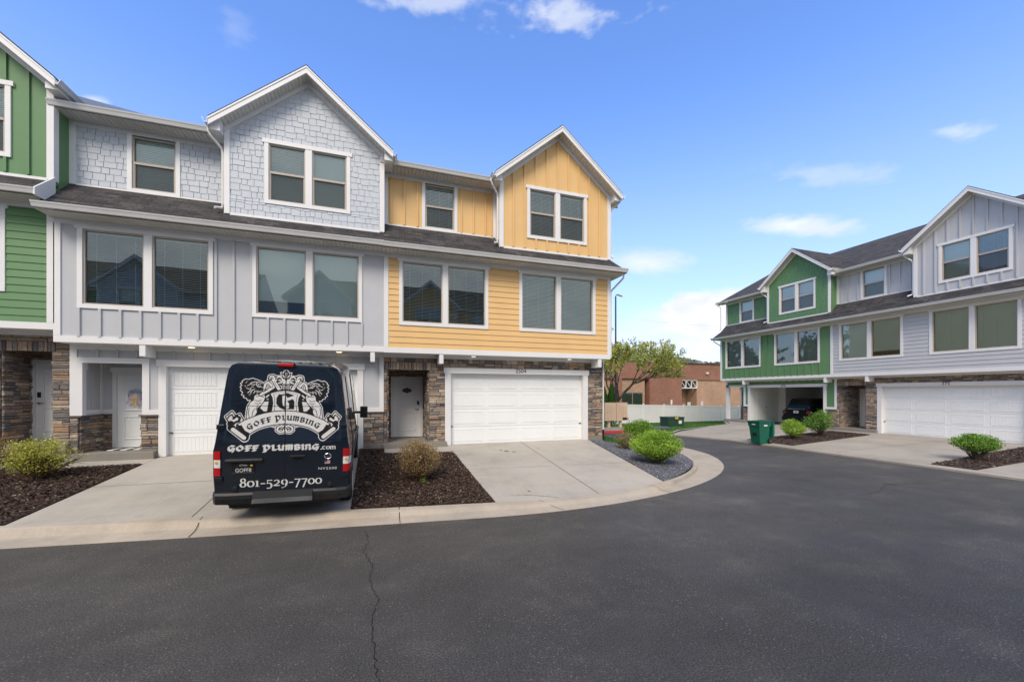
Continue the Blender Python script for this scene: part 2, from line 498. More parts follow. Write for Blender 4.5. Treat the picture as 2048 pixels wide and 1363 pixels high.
def battens(mb, xs, z0, z1f, holes, yf, m=0, w=.055):
    for x in xs:
        zt = z1f(x) if callable(z1f) else z1f
        for r in rects_minus(x - w / 2, x + w / 2, z0, zt, [h for h in holes if h[0] - .02 < x < h[1] + .02 and True]):
            if r[1] - r[0] > w * .5 and r[3] - r[2] > .03: mb.box(r[0], yf - .042, r[2] + .012, r[1], yf, r[3], m)
def shakes(mb, x0, x1, z0, z1, holes, yf, g=None, exp=.165, seed=1, m=0):
    rnd = random.Random(seed); z = z0; row = 0
    while z < z1 - .01:
        zt = min(z + exp, z1); x = x0 - rnd.uniform(0, .15)
        while x < x1:
            w = rnd.choice((.13, .17, .2, .24, .28)) * rnd.uniform(.95, 1.05)
            a, b = max(x, x0), min(x + w, x1) - .015
            x += w
            if b - a < .02: continue
            drop = rnd.choice((0, 0, .018, .03)) if z > z0 + .01 else 0
            for r in rects_minus(a, b, z - drop, zt, holes):
                poly = [(r[0], r[2]), (r[1], r[2]), (r[1], r[3]), (r[0], r[3])]
                if g:
                    poly = clip_poly(poly, g)
                    if not poly: continue
                k = rnd.uniform(.013, .018)
                slab(mb, poly, yf, .010, k + .004, r[2], r[3], m)
        z = zt; row += 1
STONE_COLS = [tuple(min(1, q * k_) for q, k_ in zip(c_, (1.13, 1.17, 1.22))) for c_ in [(.30, .225, .165), (.235, .195, .165), (.17, .15, .14), (.36, .29, .22), (.15, .135, .13), (.25, .175, .125), (.33, .25, .185), (.20, .17, .15), (.28, .22, .18), (.42, .34, .26), (.11, .10, .10), (.33, .21, .13)]]
def stone_panel(mb, s0, s1, t0, t1, holes, org, sd, nd, seed=0, vertical=False, quoin=False):
    """ledgestone on the plane org + s*sd + t*z, pushed out along nd; material 0 stone, 1 mortar"""
    rnd = random.Random(seed + 11); org = Vector(org); sd = Vector(sd); nd = Vector(nd); up = Vector((0, 0, 1))
    def P(s, t, d): return org + sd * s + up * t + nd * d
    flip = sd.cross(up).dot(nd) < 0
    for r in rects_minus(s0, s1, t0, t1, holes):
        q = [P(r[0], r[2], .004), P(r[1], r[2], .004), P(r[1], r[3], .004), P(r[0], r[3], .004)]
        mb.face(q[::-1] if flip else q, 1, (.05, .04, .035))
    zs = sorted({t0, t1, *[h[2] for h in holes if t0 < h[2] < t1], *[h[3] for h in holes if t0 < h[3] < t1]})
    def stone(a, b, c, d):
        g = .006; a += g; b -= g; c += g * .8; d -= g * .8
        if b - a < .02 or d - c < .015: return
        dp = rnd.uniform(.02, .055); e = min(.012, (d - c) * .25)
        j = lambda: rnd.uniform(-.006, .006)
        base = [(a, c), (b, c), (b, d), (a, d)]
        front = [(a + e + abs(j()), c + e * .6 + abs(j())), (b - e - abs(j()), c + e * .6 + abs(j())), (b - e - abs(j()), d - e * .6 - abs(j())), (a + e + abs(j()), d - e * .6 - abs(j()))]
        col = mul(rnd.choice(STONE_COLS), rnd.uniform(.8, 1.2))
        B = [P(s, t, .004) for s, t in base]; F = [P(s, t, dp + j()) for s, t in front]
        Mi = [P(s, t, dp * .7) for s, t in base]
        fs = [F] + [[B[k], B[(k + 1) % 4], Mi[(k + 1) % 4], Mi[k]] for k in range(4)] + [[Mi[k], Mi[(k + 1) % 4], F[(k + 1) % 4], F[k]] for k in range(4)]
        for f in fs: mb.face(f[::-1] if flip else f, 0, col)
    for k in range(len(zs) - 1):
        z, zt = zs[k], zs[k + 1]
        hs = []
        while z < zt - .03:
            h = rnd.choice((.06, .07, .085, .10, .115, .13)) if not vertical else (zt - z)
            if zt - z - h < .045: h = zt - z
            hs.append(h); z += h
        z = zs[k]
        for h in hs:
            for r in rects_minus(s0, s1, z, z + h, holes):
                x = r[0]
                while x < r[1] - .01:
                    w = (rnd.uniform(.11, .38) if not vertical else rnd.uniform(.06, .12))
                    if r[1] - x - w < .08: w = r[1] - x
                    if not vertical and h > .09 and rnd.random() < .4:
                        stone(x, x + w, z, z + h / 2); stone(x, x + w, z + h / 2, z + h)
                    else: stone(x, x + w, z, z + h)
                    x += w
            z += h

def window(house, x0, x1, z0, z1, yf, npane, kind, blind, seed=0, head=True, label=None):
    """exterior casing x0..x1, z0..z1; sash, glass and blinds are its children"""
    c = .10; mull = .17; f = MB()
    if head is True:
        f.box(x0 - .05, yf - .045, z1 - .11, x1 + .05, yf + .02, z1); side_top = z1 - .11
    else: side_top = z1
    f.box(x0, yf - .035, z0 + .1, x0 + c, yf + .02, side_top); f.box(x1 - c, yf - .035, z0 + .1, x1, yf + .02, side_top)
    f.box(x0, yf - .038, z0, x1, yf + .02, z0 + .1)
    gx0, gx1, gz0, gz1 = x0 + c, x1 - c, z0 + .1, (z1 - .11)
    panes = []
    if npane == 2:
        mid = (gx0 + gx1) / 2; f.box(mid - mull / 2, yf - .035, gz0, mid + mull / 2, yf + .02, side_top)
        panes = [(gx0, mid - mull / 2), (mid + mull / 2, gx1)]
    else: panes = [(gx0, gx1)]
    w = f.build('window', 'white', house)
    if label: w['label'] = label
    sa = MB(); k = .035
    for (a, b) in panes:
        y0, y1 = yf + .0, yf + .07
        sa.box(a, y0, gz0, a + k, y1, gz1); sa.box(b - k, y0, gz0, b, y1, gz1)
        sa.box(a + k, y0, gz0, b - k, y1, gz0 + k); sa.box(a + k, y0, gz1 - k, b - k, y1, gz1)
        if kind == 'hung':
            zm = (gz0 + gz1) / 2; sa.box(a + k, y0 - .004, zm - .03, b - k, y1, zm + .03)
            sa.box(a + k, y0 + .01, gz0 + k, a + k + .02, y1, zm - .03); sa.box(b - k - .02, y0 + .01, gz0 + k, b - k, y1, zm - .03)
    sa.build('sash', 'tan_vinyl', w)
    if kind == 'hung':
        for (a, b) in panes:
            zm = (gz0 + gz1) / 2; sc = MB()
            sc.face([(a + k, yf + .014, gz0 + k), (b - k, yf + .014, gz0 + k), (b - k, yf + .014, zm - .03), (a + k, yf + .014, zm - .03)])
            sc.build('insect_screen', M['screen'], w)
    for (a, b) in panes:
        g = MB(); g.face([(a + k, yf + .045, gz0 + k), (b - k, yf + .045, gz0 + k), (b - k, yf + .045, gz1 - k), (a + k, yf + .045, gz1 - k)])
        g.build('glass', 'glass', w)
    for i, (a, b) in enumerate(panes):
        st = blind[i] if isinstance(blind, (list, tuple)) else blind
        if st is None: continue
        mode, frac = (st, 1.0) if isinstance(st, str) else st
        bm_ = MB(); top = gz1 - .01; bot = top - (top - gz0 - .01) * frac
        bm_.box(a + .02, yf + .09, top - .05, b - .02, yf + .15, top)
        if mode == 'shade':
            bm_.face([(a + .02, yf + .11, bot), (b - .02, yf + .11, bot), (b - .02, yf + .11, top), (a + .02, yf + .11, top)])
            bm_.box(a + .02, yf + .1, bot - .03, b - .02, yf + .125, bot)
        else:
            sp = .045; z = top - .07; tl = radians({'open': 24, 'half': 42, 'closed': 68, 'cream': 62}[mode])
            hw = .026
            while z > bot + .02:
                dy, dz = hw * cos(tl), hw * sin(tl); yc = yf + .12
                bm_.face([(a + .025, yc - dy, z - dz), (b - .025, yc - dy, z - dz), (b - .025, yc, z + .002), (a + .025, yc, z + .002)])
                bm_.face([(a + .025, yc, z + .002), (b - .025, yc, z + .002), (b - .025, yc + dy, z + dz), (a + .025, yc + dy, z + dz)])
                z -= sp
            bm_.box(a + .02, yf + .1, bot, b - .02, yf + .14, bot + .02)
            for q in (.18, .5, .82):
                xx = a + (b - a) * q; bm_.box(xx - .003, yf + .088, bot, xx + .003, yf + .092, top)
        bm_.build('blind', 'blind_cream' if mode == 'cream' else 'blind', w)
    return w, (gx0 - .0, gx1 + .0, gz0, gz1)

def screen_mat():
    m = Mat('insect_screen')
    t = m.n('ShaderNodeBsdfTransparent'); mx = m.n('ShaderNodeMixShader'); mx.inputs[0].default_value = .38
    m.col((.02, .02, .02)); m.rough(.8); m.l(t.outputs[0], mx.inputs[1]); m.l(m.b.outputs[0], mx.inputs[2]); m.l(mx.outputs[0], m.out.inputs[0])
    return m.m
M['screen'] = screen_mat()

def gutter_prof(yb, zt):
    """K style gutter section (y,z), back at yb, top at zt"""
    return [(yb, zt), (yb, zt - .12), (yb - .07, zt - .12), (yb - .085, zt - .085), (yb - .10, zt - .05), (yb - .115, zt - .03), (yb - .125, zt), (yb - .115, zt), (yb - .1, zt - .02), (yb - .07, zt - .1), (yb - .012, zt - .1), (yb - .012, zt)]

def garage_door(house, x0, x1, z1, y, mat='door_white'):
    g = MB(); g.box(x0, y + .02, 0, x1, y + .06, z1)
    nr, nc = 4, 4; sh = z1 / nr; cw = (x1 - x0) / nc
    for r in range(nr):
        z0 = r * sh + .004; zt = (r + 1) * sh - .004
        g.box(x0 + .002, y, z0, x1 - .002, y + .02, zt)
        for c in range(nc):
            a, b = x0 + c * cw + .10, x0 + (c + 1) * cw - .10; p, q = z0 + .085, zt - .085; e = .018
            g.box(a, y - .010, p, b, y, p + e); g.box(a, y - .010, q - e, b, y, q)
            g.box(a, y - .010, p + e, a + e, y, q - e); g.box(b - e, y - .010, p + e, b, y, q - e)
            n = 10; w = (b - a - 2 * e - .02) / n
            for k in range(n):
                xx = a + e + .01 + k * w; g.box(xx + .004, y - .005, p + e + .008, xx + w - .004, y, q - e - .008)
    d = g.build('garage_door', mat, house)
    for hx_ in (x0 + .02, x1 - .09): h = MB(); h.box(hx_, y - .03, sh, hx_ + .07, y - .005, sh + .03); h.build('hinge', 'num', d)
    return d
def entry_door(house, x0, x1, z0, z1, y, keypad='right', mat='door_white'):
    f = MB(); c = .09
    f.box(x0 - c, y - .03, z0, x0, y + .04, z1); f.box(x1, y - .03, z0, x1 + c, y + .04, z1); f.box(x0 - c, y - .034, z1, x1 + c, y + .04, z1 + .1)
    fr = f.build('door_frame', 'white', house)
    d = MB(); d.box(x0, y + .012, z0 + .02, x1, y + .05, z1)
    w = x1 - x0
    for (p, q) in ((z0 + .22, z0 + .86), (z0 + 1.02, z1 - .14)):
        a, b = x0 + .15, x1 - .15; e = .025
        d.box(a, y - .008, p, b, y + .012, p + e); d.box(a, y - .008, q - e, b, y + .012, q); d.box(a, y - .008, p + e, a + e, y + .012, q - e); d.box(b - e, y - .008, p + e, b, y + .012, q - e)
        d.box(a + .07, y + .004, p + .07, b - .07, y + .012, q - .07)
    d.box(x0, y - .02, z0 - .0, x1, y + .05, z0 + .018)
    dd = d.build('door', mat, house, bevel=.004)
    hx = x1 - .07 if keypad == 'right' else x0 + .07; s = -1 if keypad == 'right' else 1
    k = MB(); k.box(hx - .035, y - .02, z0 + 1.13, hx + .035, y + .012, z0 + 1.27); k.build('keypad', 'dark', dd, bevel=.01)
    h = MB(); h.cyl((hx, y + .01, z0 + .98), (hx, y - .04, z0 + .98), .025, n=12); h.tube([(hx, y - .04, z0 + .98), (hx + s * .11, y - .045, z0 + .98)], .011, 8)
    h.build('handle', 'brass', dd)
    return dd

def townhouse(name, label, loc, rz, Wd, lower, upper, ground, gx0, win2, blinds, number=None, end_l=False, end_r=False, rake_r=False,
              open_porch=False, mirror=False, open_garage=False, lights=(), seed=1, group='gabled townhouses', wreath=False, win_g=None, cat='townhouse'):
    H = thing(name, label, cat, loc, rz, group)
    ZT, ZC, ZF, ZE, ZP, SL = 2.94, 3.07, 5.93, 8.60, 10.73, .83
    lm, ls = lower; um, us = upper
    xc = (gx0 + Wd) / 2; hw = (Wd - gx0) / 2 + .25
    g = Gable(xc, ZP - .17, SL)
    RX = Wd + (.3 if end_r else 0); LX = 0 - (.3 if end_l else 0)
    zr = lambda y: 8.715 + .51 * y
    # ---- windows
    holes_lo = []
    w1 = (.44, 3.24); w2 = win2
    for i, (a, b) in enumerate((w1, w2)):
        _, h = window(H, a, b, 3.79, 5.84, 0, 2, 'fixed', blinds[i]); holes_lo.append((a, b, 3.79, 5.84))
    gw = win_g or (xc - 1.1, xc + 1.1)
    window(H, gw[0], gw[1], 6.94, 8.72, 0, 2, 'hung', blinds[2]); hole_g = [(gw[0], gw[1], 6.94, 8.72)]
    hole_r = []
    if gx0 > 2.5:
        window(H, 1.17, 2.32, 6.98, 8.57, .51, 1, 'hung', blinds[3], head=False); hole_r = [(1.17, 2.32, 6.98, 8.57)]
    inner = lambda hs: [(a + .08, b - .08, c + .08, d - .08) for a, b, c, d in hs]
    # ---- second floor wall
    lo = MB(); wall_core(lo, 0, Wd, ZC, ZF + .45, inner(holes_lo), 0)
    if ls == 'lap': lap(lo, .13, Wd - .01, ZC, ZF - .1, holes_lo, 0)
    else:
        xs = [x for x in np.arange(w1[0] + .03, Wd - .45, .405)]
        battens(lo, xs, ZC, ZF - .1, holes_lo, 0)
    lo.build('second_floor_wall', lm, H)
    # ---- third floor walls
    up = MB()
    wall_core(up, gx0, Wd, 6.45, 8.80, inner(hole_g), 0)
    pk = g.top(xc); up.prism([(gx0, 8.80), (Wd, 8.80), (Wd, g.top(Wd)), (xc, pk), (gx0, g.top(gx0))] if g.top(Wd) > 8.80 else [(xc - (pk - 8.8) / SL, 8.8), (xc + (pk - 8.8) / SL, 8.8), (xc, pk)], 0, .14)
    if gx0 > .5:
        wall_core(up, 0, gx0, 6.9, ZE + .1, inner(hole_r), .51); up.box(gx0, .14, 6.5, gx0 + .12, .65, 8.9)
    if us == 'shake':
        shakes(up, gx0 + .12, Wd - .12, 6.56, pk, hole_g, 0, g, seed=seed)
        if gx0 > .5: shakes(up, .13, gx0 - .02, 7.04, ZE - .1, hole_r, .51, None, seed=seed + 5)
    else:
        xs = [xc + k * .405 for k in range(-8, 9) if gx0 + .2 < xc + k * .405 < Wd - .15]
        battens(up, xs, 6.58, lambda x: g.top(x) - .15, hole_g, 0)
        if gx0 > .5: battens(up, [.22, .62, 1.03, 2.45, 2.86, 3.27, 3.5], 7.03, ZE - .1, [(1.1, 2.38, 6.9, 8.7)], .51)
    up.build('third_floor_wall', um, H)
    # ---- sides, back and floors
    bd = MB()
    for (a, b) in ((0, .12), (Wd - .12, Wd)):
        if a == 0 and open_porch:
            bd.box(.45, 1.55, 0, .57, 11.7, ZT); bd.box(0, .0, ZT + .02, .12, 11.7, 6.5)
        else: bd.box(a, .14 + .53 * 1, 0, b, 11.7, ZT, 0); bd.box(a, .14, ZT + .02, b, 11.7, 6.5, 0)
        bd.box(a, .14 if (b == Wd) else .65, 6.5, b, 11.7, 8.78, 1)
        bd.prism([(.14 if (b == Wd) else .65, 8.78), (11.7, 8.78), (5.85, zr(5.85) - .08)], a, b, 1, 'x')
    bd.box(.12, 11.56, 0, Wd - .12, 11.7, 8.78, 0)
    bd.build('side_wall', [lm, um], H)
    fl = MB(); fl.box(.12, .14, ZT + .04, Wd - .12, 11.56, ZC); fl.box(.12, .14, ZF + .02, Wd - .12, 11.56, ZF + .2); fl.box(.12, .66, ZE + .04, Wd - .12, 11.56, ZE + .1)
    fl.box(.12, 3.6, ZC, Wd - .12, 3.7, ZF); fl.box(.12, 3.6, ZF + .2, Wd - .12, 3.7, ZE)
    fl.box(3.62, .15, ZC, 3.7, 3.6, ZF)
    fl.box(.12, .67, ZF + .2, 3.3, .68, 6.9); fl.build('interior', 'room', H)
    # ---- white trim
    t = MB()
    t.box(0, -.03, ZT, Wd, .0, ZC + .03)                        # belt board
    t.box(0, -.025, ZF - .12, Wd, 0, ZF)                        # frieze
    if ls == 'lap' or not end_l: t.box(0, -.032, ZC + .03, .13, 0, ZF - .12)
    if end_r or rake_r: t.box(Wd - .12, -.032, ZC + .03, Wd + .02, 0, ZF - .12); t.box(Wd, 0, ZT, Wd + .02, .12, ZF - .12)
    if end_l: t.box(-.02, -.032, ZC + .03, .12, 0, ZF - .12)
    t.box(gx0 - .005, -.036, 6.53, gx0 + .12, 0, g.top(gx0) - .02); t.box(Wd - .12, -.036, 6.53, Wd + .015, 0, g.top(Wd) - .02)
    t.box(gx0 + .12, -.022, 6.50, Wd - .12, 0, 6.57)
    if end_r or rake_r: t.box(Wd, 0, 6.53, Wd + .02, .12, g.top(Wd) - .1)
    for sg in (-1, 1):
        e = xc + sg * (hw - .25); z0 = g.top(e)
        t.prism([(xc, pk - .16), (xc, pk), (e, z0), (e, z0 - .16)], -.045, 0)
        # eave return box
        a, b = sorted((e + sg * .015, xc + sg * hw)); t.prism([(a, 8.56), (b, 8.56), (b, g.top(xc + sg * hw) + .02), (a, g.top(e) + .0)] if sg > 0 else [(a, 8.56), (b, 8.56), (b, g.top(e)), (a, g.top(xc - hw) + .02)], -.30, .3)
    if gx0 > .5:
        t.box(0, .48, 7.0, .13, .51, ZE); t.box(gx0 - .1, .48, 7.0, gx0, .51, ZE); t.box(.13, .485, ZE - .11, gx0 - .1, .51, ZE); t.box(.13, .485, 6.96, gx0 - .1, .51, 7.03)
        t.box(gx0 - .02, .001, 6.5, gx0 - .002, .11, 8.7); t.box(gx0 - .018, .40, 6.6, gx0 - .002, .48, 8.6)
    t.build('trim_boards', 'white', H)
    if gx0 > .5:
        s = MB(); s.face([(gx0 - .004, .11, 6.5), (gx0 - .004, .40, 6.5), (gx0 - .004, .40, 8.7), (gx0 - .004, .11, 8.7)]); s.build('dormer_side', um, H)
    # ---- dormer roof
    r = MB()
    for sg in (-1, 1):
        e = xc + sg * hw; ze = ZP - SL * hw; L = hw * sqrt(1 + SL * SL)
        A, B, C, Dp = (xc, -.42, ZP), (e, -.42, ze), (e, 5.4, ze), (xc, 5.4, ZP)
        q = [A, B, C, Dp]; uv = [(-.42, L), (-.42, 0), (5.4, 0), (5.4, L)]
        r.face(q if sg < 0 else q[::-1], 0, None, uv if sg < 0 else uv[::-1])
        lowq = [(p[0], p[1], p[2] - .035) for p in q]; r.face(lowq[::-1] if sg < 0 else lowq, 0, None, uv[::-1] if sg < 0 else uv)
        r.face([A, B, lowq[1], lowq[0]], 0, None, [(0, 0), (.1, 0), (.1, .03), (0, .03)]); r.face([B, C, lowq[2], lowq[1]], 0, None, [(0, 0), (5, 0), (5, .03), (0, .03)])
    # main roof
    def quad(mb, P, uv, flip=False): mb.face(P[::-1] if flip else P, 0, None, uv[::-1] if flip else uv)
    ks = sqrt(1 + .51 ** 2)
    for (a, b, ys) in ((LX, gx0 + .0, .02), (gx0, RX, .5)):
        if b - a < .05: continue
        quad(r, [(a, ys, zr(ys)), (b, ys, zr(ys)), (b, 5.85, zr(5.85)), (a, 5.85, zr(5.85))], [(a, ys * ks), (b, ys * ks), (b, 5.85 * ks), (a, 5.85 * ks)])
    quad(r, [(RX, 12.2, zr(-.5)), (LX, 12.2, zr(-.5)), (LX, 5.85, zr(5.85)), (RX, 5.85, zr(5.85))], [(0, 0), (Wd, 0), (Wd, 6.6), (0, 6.6)])
    # skirt roof
    sl0 = LX - (.0 if end_l else .05); sr = Wd + (.35 if end_r else 0); sll = -.35 if end_l else -.05
    y0, y1, z0, z1 = -.52, .51, 6.03, 7.01; k = sqrt((y1 - y0) ** 2 + (z1 - z0) ** 2)
    tz = lambda y: z0 + (z1 - z0) * (y - y0) / (y1 - y0)
    rx_top = Wd; P = [(sll, y0, z0), (sr, y0, z0)]
    if end_r: P += [(Wd + .02, 0, tz(0)), (Wd + .02, y1, z1)]
    else: P += [(Wd, y1, z1)]
    if end_l: P += [(-.02, y1, z1), (-.02, 0, tz(0))]
    else: P += [(-.05, y1, z1)]
    r.face(P, 0, None, [(p[0], (p[2] - z0) / (z1 - z0) * k) for p in P])
    if end_r: r.face([(sr, y0, z0), (sr, .5, z0), (Wd + .02, .5, tz(0)), (Wd + .02, 0, tz(0))], 0, None, [(0, 0), (1, 0), (1, .6), (.5, .6)])
    if end_l: r.face([(sll, .5, z0), (sll, y0, z0), (-.02, 0, tz(0)), (-.02, .5, tz(0))], 0, None, [(0, 0), (1, 0), (.5, .6), (0, .6)])
    rf = r.build('roof', 'shingle', H)
    # ---- fascia / barge boards
    b = MB()
    for sg in (-1, 1):
        e = xc + sg * hw; ze = ZP - SL * hw - .035
        b.prism([(xc, ZP - .035), (e, ze), (e, ze - .19), (xc, ZP - .225)], -.415, -.375)
        b.prism([(xc, ZP - .036), (e, ze - .001), (e, ze - .05), (xc, ZP - .085)], -.43, -.416)
    b.build('barge_board', 'white', H)
    rk = [(.0, zr(0) - .27), (.0, zr(0) + .015), (5.85, zr(5.85) + .015), (5.85, zr(5.85) - .27)]
    if rake_r or end_r: b = MB(); b.prism(rk, RX, RX + .03, 0, 'x'); b.build('rake_board', 'white', H)
    if end_l: b = MB(); b.prism(rk, LX - .03, LX, 0, 'x'); b.build('rake_board', 'white', H)
    b = MB()
    if rake_r: b.prism([(-.62, 5.92), (-.62, 6.08), (.0, 6.62), (.0, 5.92)], Wd + .0, Wd + .03, 0, 'x')
    if end_r: b.box(Wd + .33, y0, 5.93, Wd + .36, .5, 6.02)
    if end_l: b.box(-.36, y0, 5.93, -.33, .5, 6.02)
    if b.v: b.build('skirt_end_board', 'white', H)
    # ---- soffits (uv.x runs along the eave)
    s = MB()
    s.face([(sll, y0, ZF), (sll, 0, ZF), (sr, 0, ZF), (sr, y0, ZF)], 0, None, [(sll, 0), (sll, .5), (sr, .5), (sr, 0)])
    if end_r: s.face([(Wd, 0, ZF), (Wd, .5, ZF), (sr, .5, ZF), (sr, 0, ZF)], 0, None, [(0, 0), (.5, 0), (.5, .3), (0, .3)])
    if gx0 > .5: s.face([(LX, .0, ZE), (LX, .51, ZE), (gx0, .51, ZE), (gx0, .0, ZE)], 0, None, [(0, 0), (0, .5), (gx0, .5), (gx0, 0)])
    for sg in (-1, 1):
        e = xc + sg * hw; d = .20
        P = [(xc, -.376, ZP - d), (xc, 0, ZP - d), (e, 0, ZP - SL * hw - d), (e, -.376, ZP - SL * hw - d)]; L = hw * 1.3
        s.face(P if sg < 0 else P[::-1], 0, None, [(0, 0), (0, .4), (L, .4), (L, 0)] if sg < 0 else [(L, 0), (L, .4), (0, .4), (0, 0)])
    s.build('soffit', 'soffit', H)
    # ---- gutters
    gt = MB(); gt.prism(gutter_prof(y0, 6.07), sll, sr, 0, 'x'); gt.face([(sll, y0, 5.95), (sr, y0, 5.95), (sr, y0, 6.05), (sll, y0, 6.05)])
    if gx0 > .5:
        gt.prism(gutter_prof(.01, 8.735), LX - .1, gx0 - .18, 0, 'x')
    zt = ZP - SL * hw - .06
    for sg in (-1, 1):
        e = xc + sg * hw
        pr = [(sg * a, z) for a, z in [(-y, z) for y, z in gutter_prof(0, zt)]]
        gt.prism([(e + a, z) for a, z in pr], -.43, (.35 if (sg < 0 or not (end_r or rake_r)) else .55) if gx0 > .5 or sg > 0 else .3)
    gt.build('gutter', 'gutter', H)
    # ---- downspouts
    def spout(p, r_=.035):
        d = MB(); d.tube(p, r_, 8); d.build('downspout', 'gutter', H, smooth=False)
    if gx0 > .5: spout([(gx0 - .33, -.12, 8.72), (gx0 - .33, -.12, 8.60), (gx0 - .28, -.10, 8.5), (gx0 - .08, .03, 8.27), (gx0 - .06, .05, 8.15), (gx0 - .06, .05, 6.78), (gx0 - .08, .03, 6.68), (gx0 - .2, -.1, 6.62)])
    if end_r:
        spout([(Wd + .30, -.2, 8.72), (Wd + .30, -.18, 8.6), (Wd + .08, .05, 8.38), (Wd + .06, .06, 8.2), (Wd + .06, .06, 6.75), (Wd + .12, .0, 6.62)])
        spout([(Wd + .42, -.25, 5.97), (Wd + .42, -.2, 5.85), (Wd + .10, .05, 5.45), (Wd + .07, .06, 5.3), (Wd + .07, .06, 3.0)])
        spout([(Wd + .0, .46, 2.9), (Wd + .0, .46, .35)], .028)
        d = MB(); d.tube([(Wd, .46, .36), (Wd, .46, .0)], .034, 8); d.build('downspout_boot', 'dark', H)
    if end_l:
        spout([(-.30, -.2, 8.72), (-.30, -.18, 8.6), (-.08, .05, 8.38), (-.06, .06, 8.2), (-.06, .06, 6.75), (-.12, .0, 6.62)])
        spout([(-.42, -.25, 5.97), (-.42, -.2, 5.85), (-.10, .05, 5.55), (-.07, .06, 5.4), (-.07, .06, 3.0)])
    # ---- overhang soffit, brackets, lights
    o = MB(); o.box(0, .0, ZT, Wd, .66, ZT + .03); o.box(0, .5, ZT - .1, Wd, .53, ZT); o.build('porch_soffit', 'white', H)
    if mirror: brs = (.15, 5.9)
    else: brs = (1.72, Wd - (.42 if end_r else .32))
    if end_l: brs = (1.9, Wd - .3)
    for x in brs:
        br = MB(); br.box(x - .065, -.015, 2.64, x + .065, .50, ZT); br.build('bracket', 'white', H, bevel=.006)
    for (x, y, kind) in lights:
        L = MB(); L.cyl((x, y, ZT - .02), (x, y, ZT + .002), .09, n=20); lo_ = L.build('soffit_light', 'white', H)
        L = MB(); L.cyl((x, y, ZT - .028), (x, y, ZT - .019), .072, n=20); L.build('lamp', 'lamp_warm' if kind == 'warm' else 'lamp_white', lo_)
    # ---- ground floor
    mir = (lambda a, b: (Wd - b, Wd - a)) if mirror else (lambda a, b: (a, b))
    YG = .53
    if ground == 'stone':
        ex = mir(.33, 1.30) if mirror else (.10, 1.40)
        dx = mir(2.13, 6.95) if mirror else (2.10, 6.98)
        ed = 1.42 if mirror else 2.02
        dr = (ex[0] + .12, ex[0] + 1.02) if not mirror else (ex[0] + .09, ex[0] + .95)
        if not mirror: dr = (.34, 1.25)
        hs = [(ex[0], ex[1], -.1, 2.45), (dx[0], dx[1], -.1, 2.37)]
        core = MB(); wall_core(core, 0, Wd, 0, ZT, [hs[0], (dx[0] - .02, dx[1] + .02, -.1, 2.39)], YG, .12, 0)
        c = core.build('ground_wall', 'mortar', H)
        st = MB(); cas = (dx[0] - .19, dx[1] + .19, -.1, 2.55); z0s = .14
        sold = (ex[0] - .06, ex[1] + .06, 2.45, 2.70)
        stone_panel(st, 0, Wd, z0s, ZT - .1, [(ex[0], ex[1], -.1, 2.45), cas, sold], (0, YG, 0), (1, 0, 0), (0, -1, 0), seed)
        stone_panel(st, sold[0], sold[1], 2.45, 2.70, [], (0, YG, 0), (1, 0, 0), (0, -1, 0), seed + 1, vertical=True)
        stone_panel(st, YG, ed, .16, 2.6, [], (ex[0], 0, 0), (0, 1, 0), (1, 0, 0), seed + 2)
        stone_panel(st, YG, ed, .16, 2.6, [], (ex[1], 0, 0), (0, 1, 0), (-1, 0, 0), seed + 3)
        stone_panel(st, ex[0], ex[1], .16, 2.6, [(dr[0] - .09, dr[1] + .09, -.1, 2.28)], (0, ed, 0), (1, 0, 0), (0, -1, 0), seed + 4)
        st.build('stone_veneer', ['stone', 'mortar'], H)
        rc = MB(); rc.box(ex[0] - .1, YG + .12, 0, ex[0] - .0, ed + .1, 2.7); rc.box(ex[1], YG + .12, 0, ex[1] + .1, ed + .1, 2.7)
        rc.box(ex[0] - .1, YG + .02, 2.6, ex[1] + .1, ed + .1, 2.72); rc.box(ex[0], ed + .02, 2.25, ex[1], ed + .1, 2.6); rc.box(ex[0], ed + .02, 0, dr[0] - .09, ed + .1, 2.25)
        if ex[1] > dr[1] + .1: rc.box(dr[1] + .09, ed + .02, 0, ex[1], ed + .1, 2.25)
        rc.build('entry_recess', 'mortar', H)
        d = entry_door(H, dr[0], dr[1], .17, 2.20, ed - .01, 'left' if mirror else 'right')
        if mirror:
            k = MB(); k.box(dr[0] - .14, ed - .09, 1.22, dr[0] - .085, ed - .05, 1.36); k.build('doorbell_camera', 'dark', H)
        elif not end_l and number:
            k = MB(); k.box(dr[1] + .10, ed - .09, 1.16, dr[1] + .14, ed - .05, 1.28); k.build('doorbell_camera', 'dark', H)
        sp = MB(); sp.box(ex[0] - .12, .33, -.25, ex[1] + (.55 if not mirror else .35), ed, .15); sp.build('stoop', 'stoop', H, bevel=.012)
        def fnd(*a): q = MB(); q.box(*a); q.build('foundation', 'stoop', H)
        if not mirror: fnd(dx[1] + .19, YG - .06, -.3, Wd, YG + .05, .14); fnd(-.45, YG - .12, -.3, ex[0] - .12, YG, .14)
        else: fnd(0, YG - .06, -.3, .5, YG, .14)
    else:
        ex = (.25, 1.48); dx = (2.0, 6.8); ed = 1.42; dr = (.50, 1.41)
        x0w = .45 if open_porch else .12
        core = MB()
        hs = [(-.1 if open_porch else .03, 1.50, -.1, 2.51), (dx[0] - .02, dx[1] + .02, -.1, 2.44)]
        wall_core(core, 0, Wd, 0, ZT, hs, YG, .12)
        battens(core, [x for x in np.arange(.55, Wd - .15, .405)], 2.62, ZT - .1, [], YG)
        if not open_porch:
            core.box(.05, YG + .12, 0, .17, ed, 2.6); core.box(.17, .98, 1.25, .19, 1.03, 2.6)
        core.box(x0w, ed, 1.05, 1.9, ed + .12, 2.6) if False else None
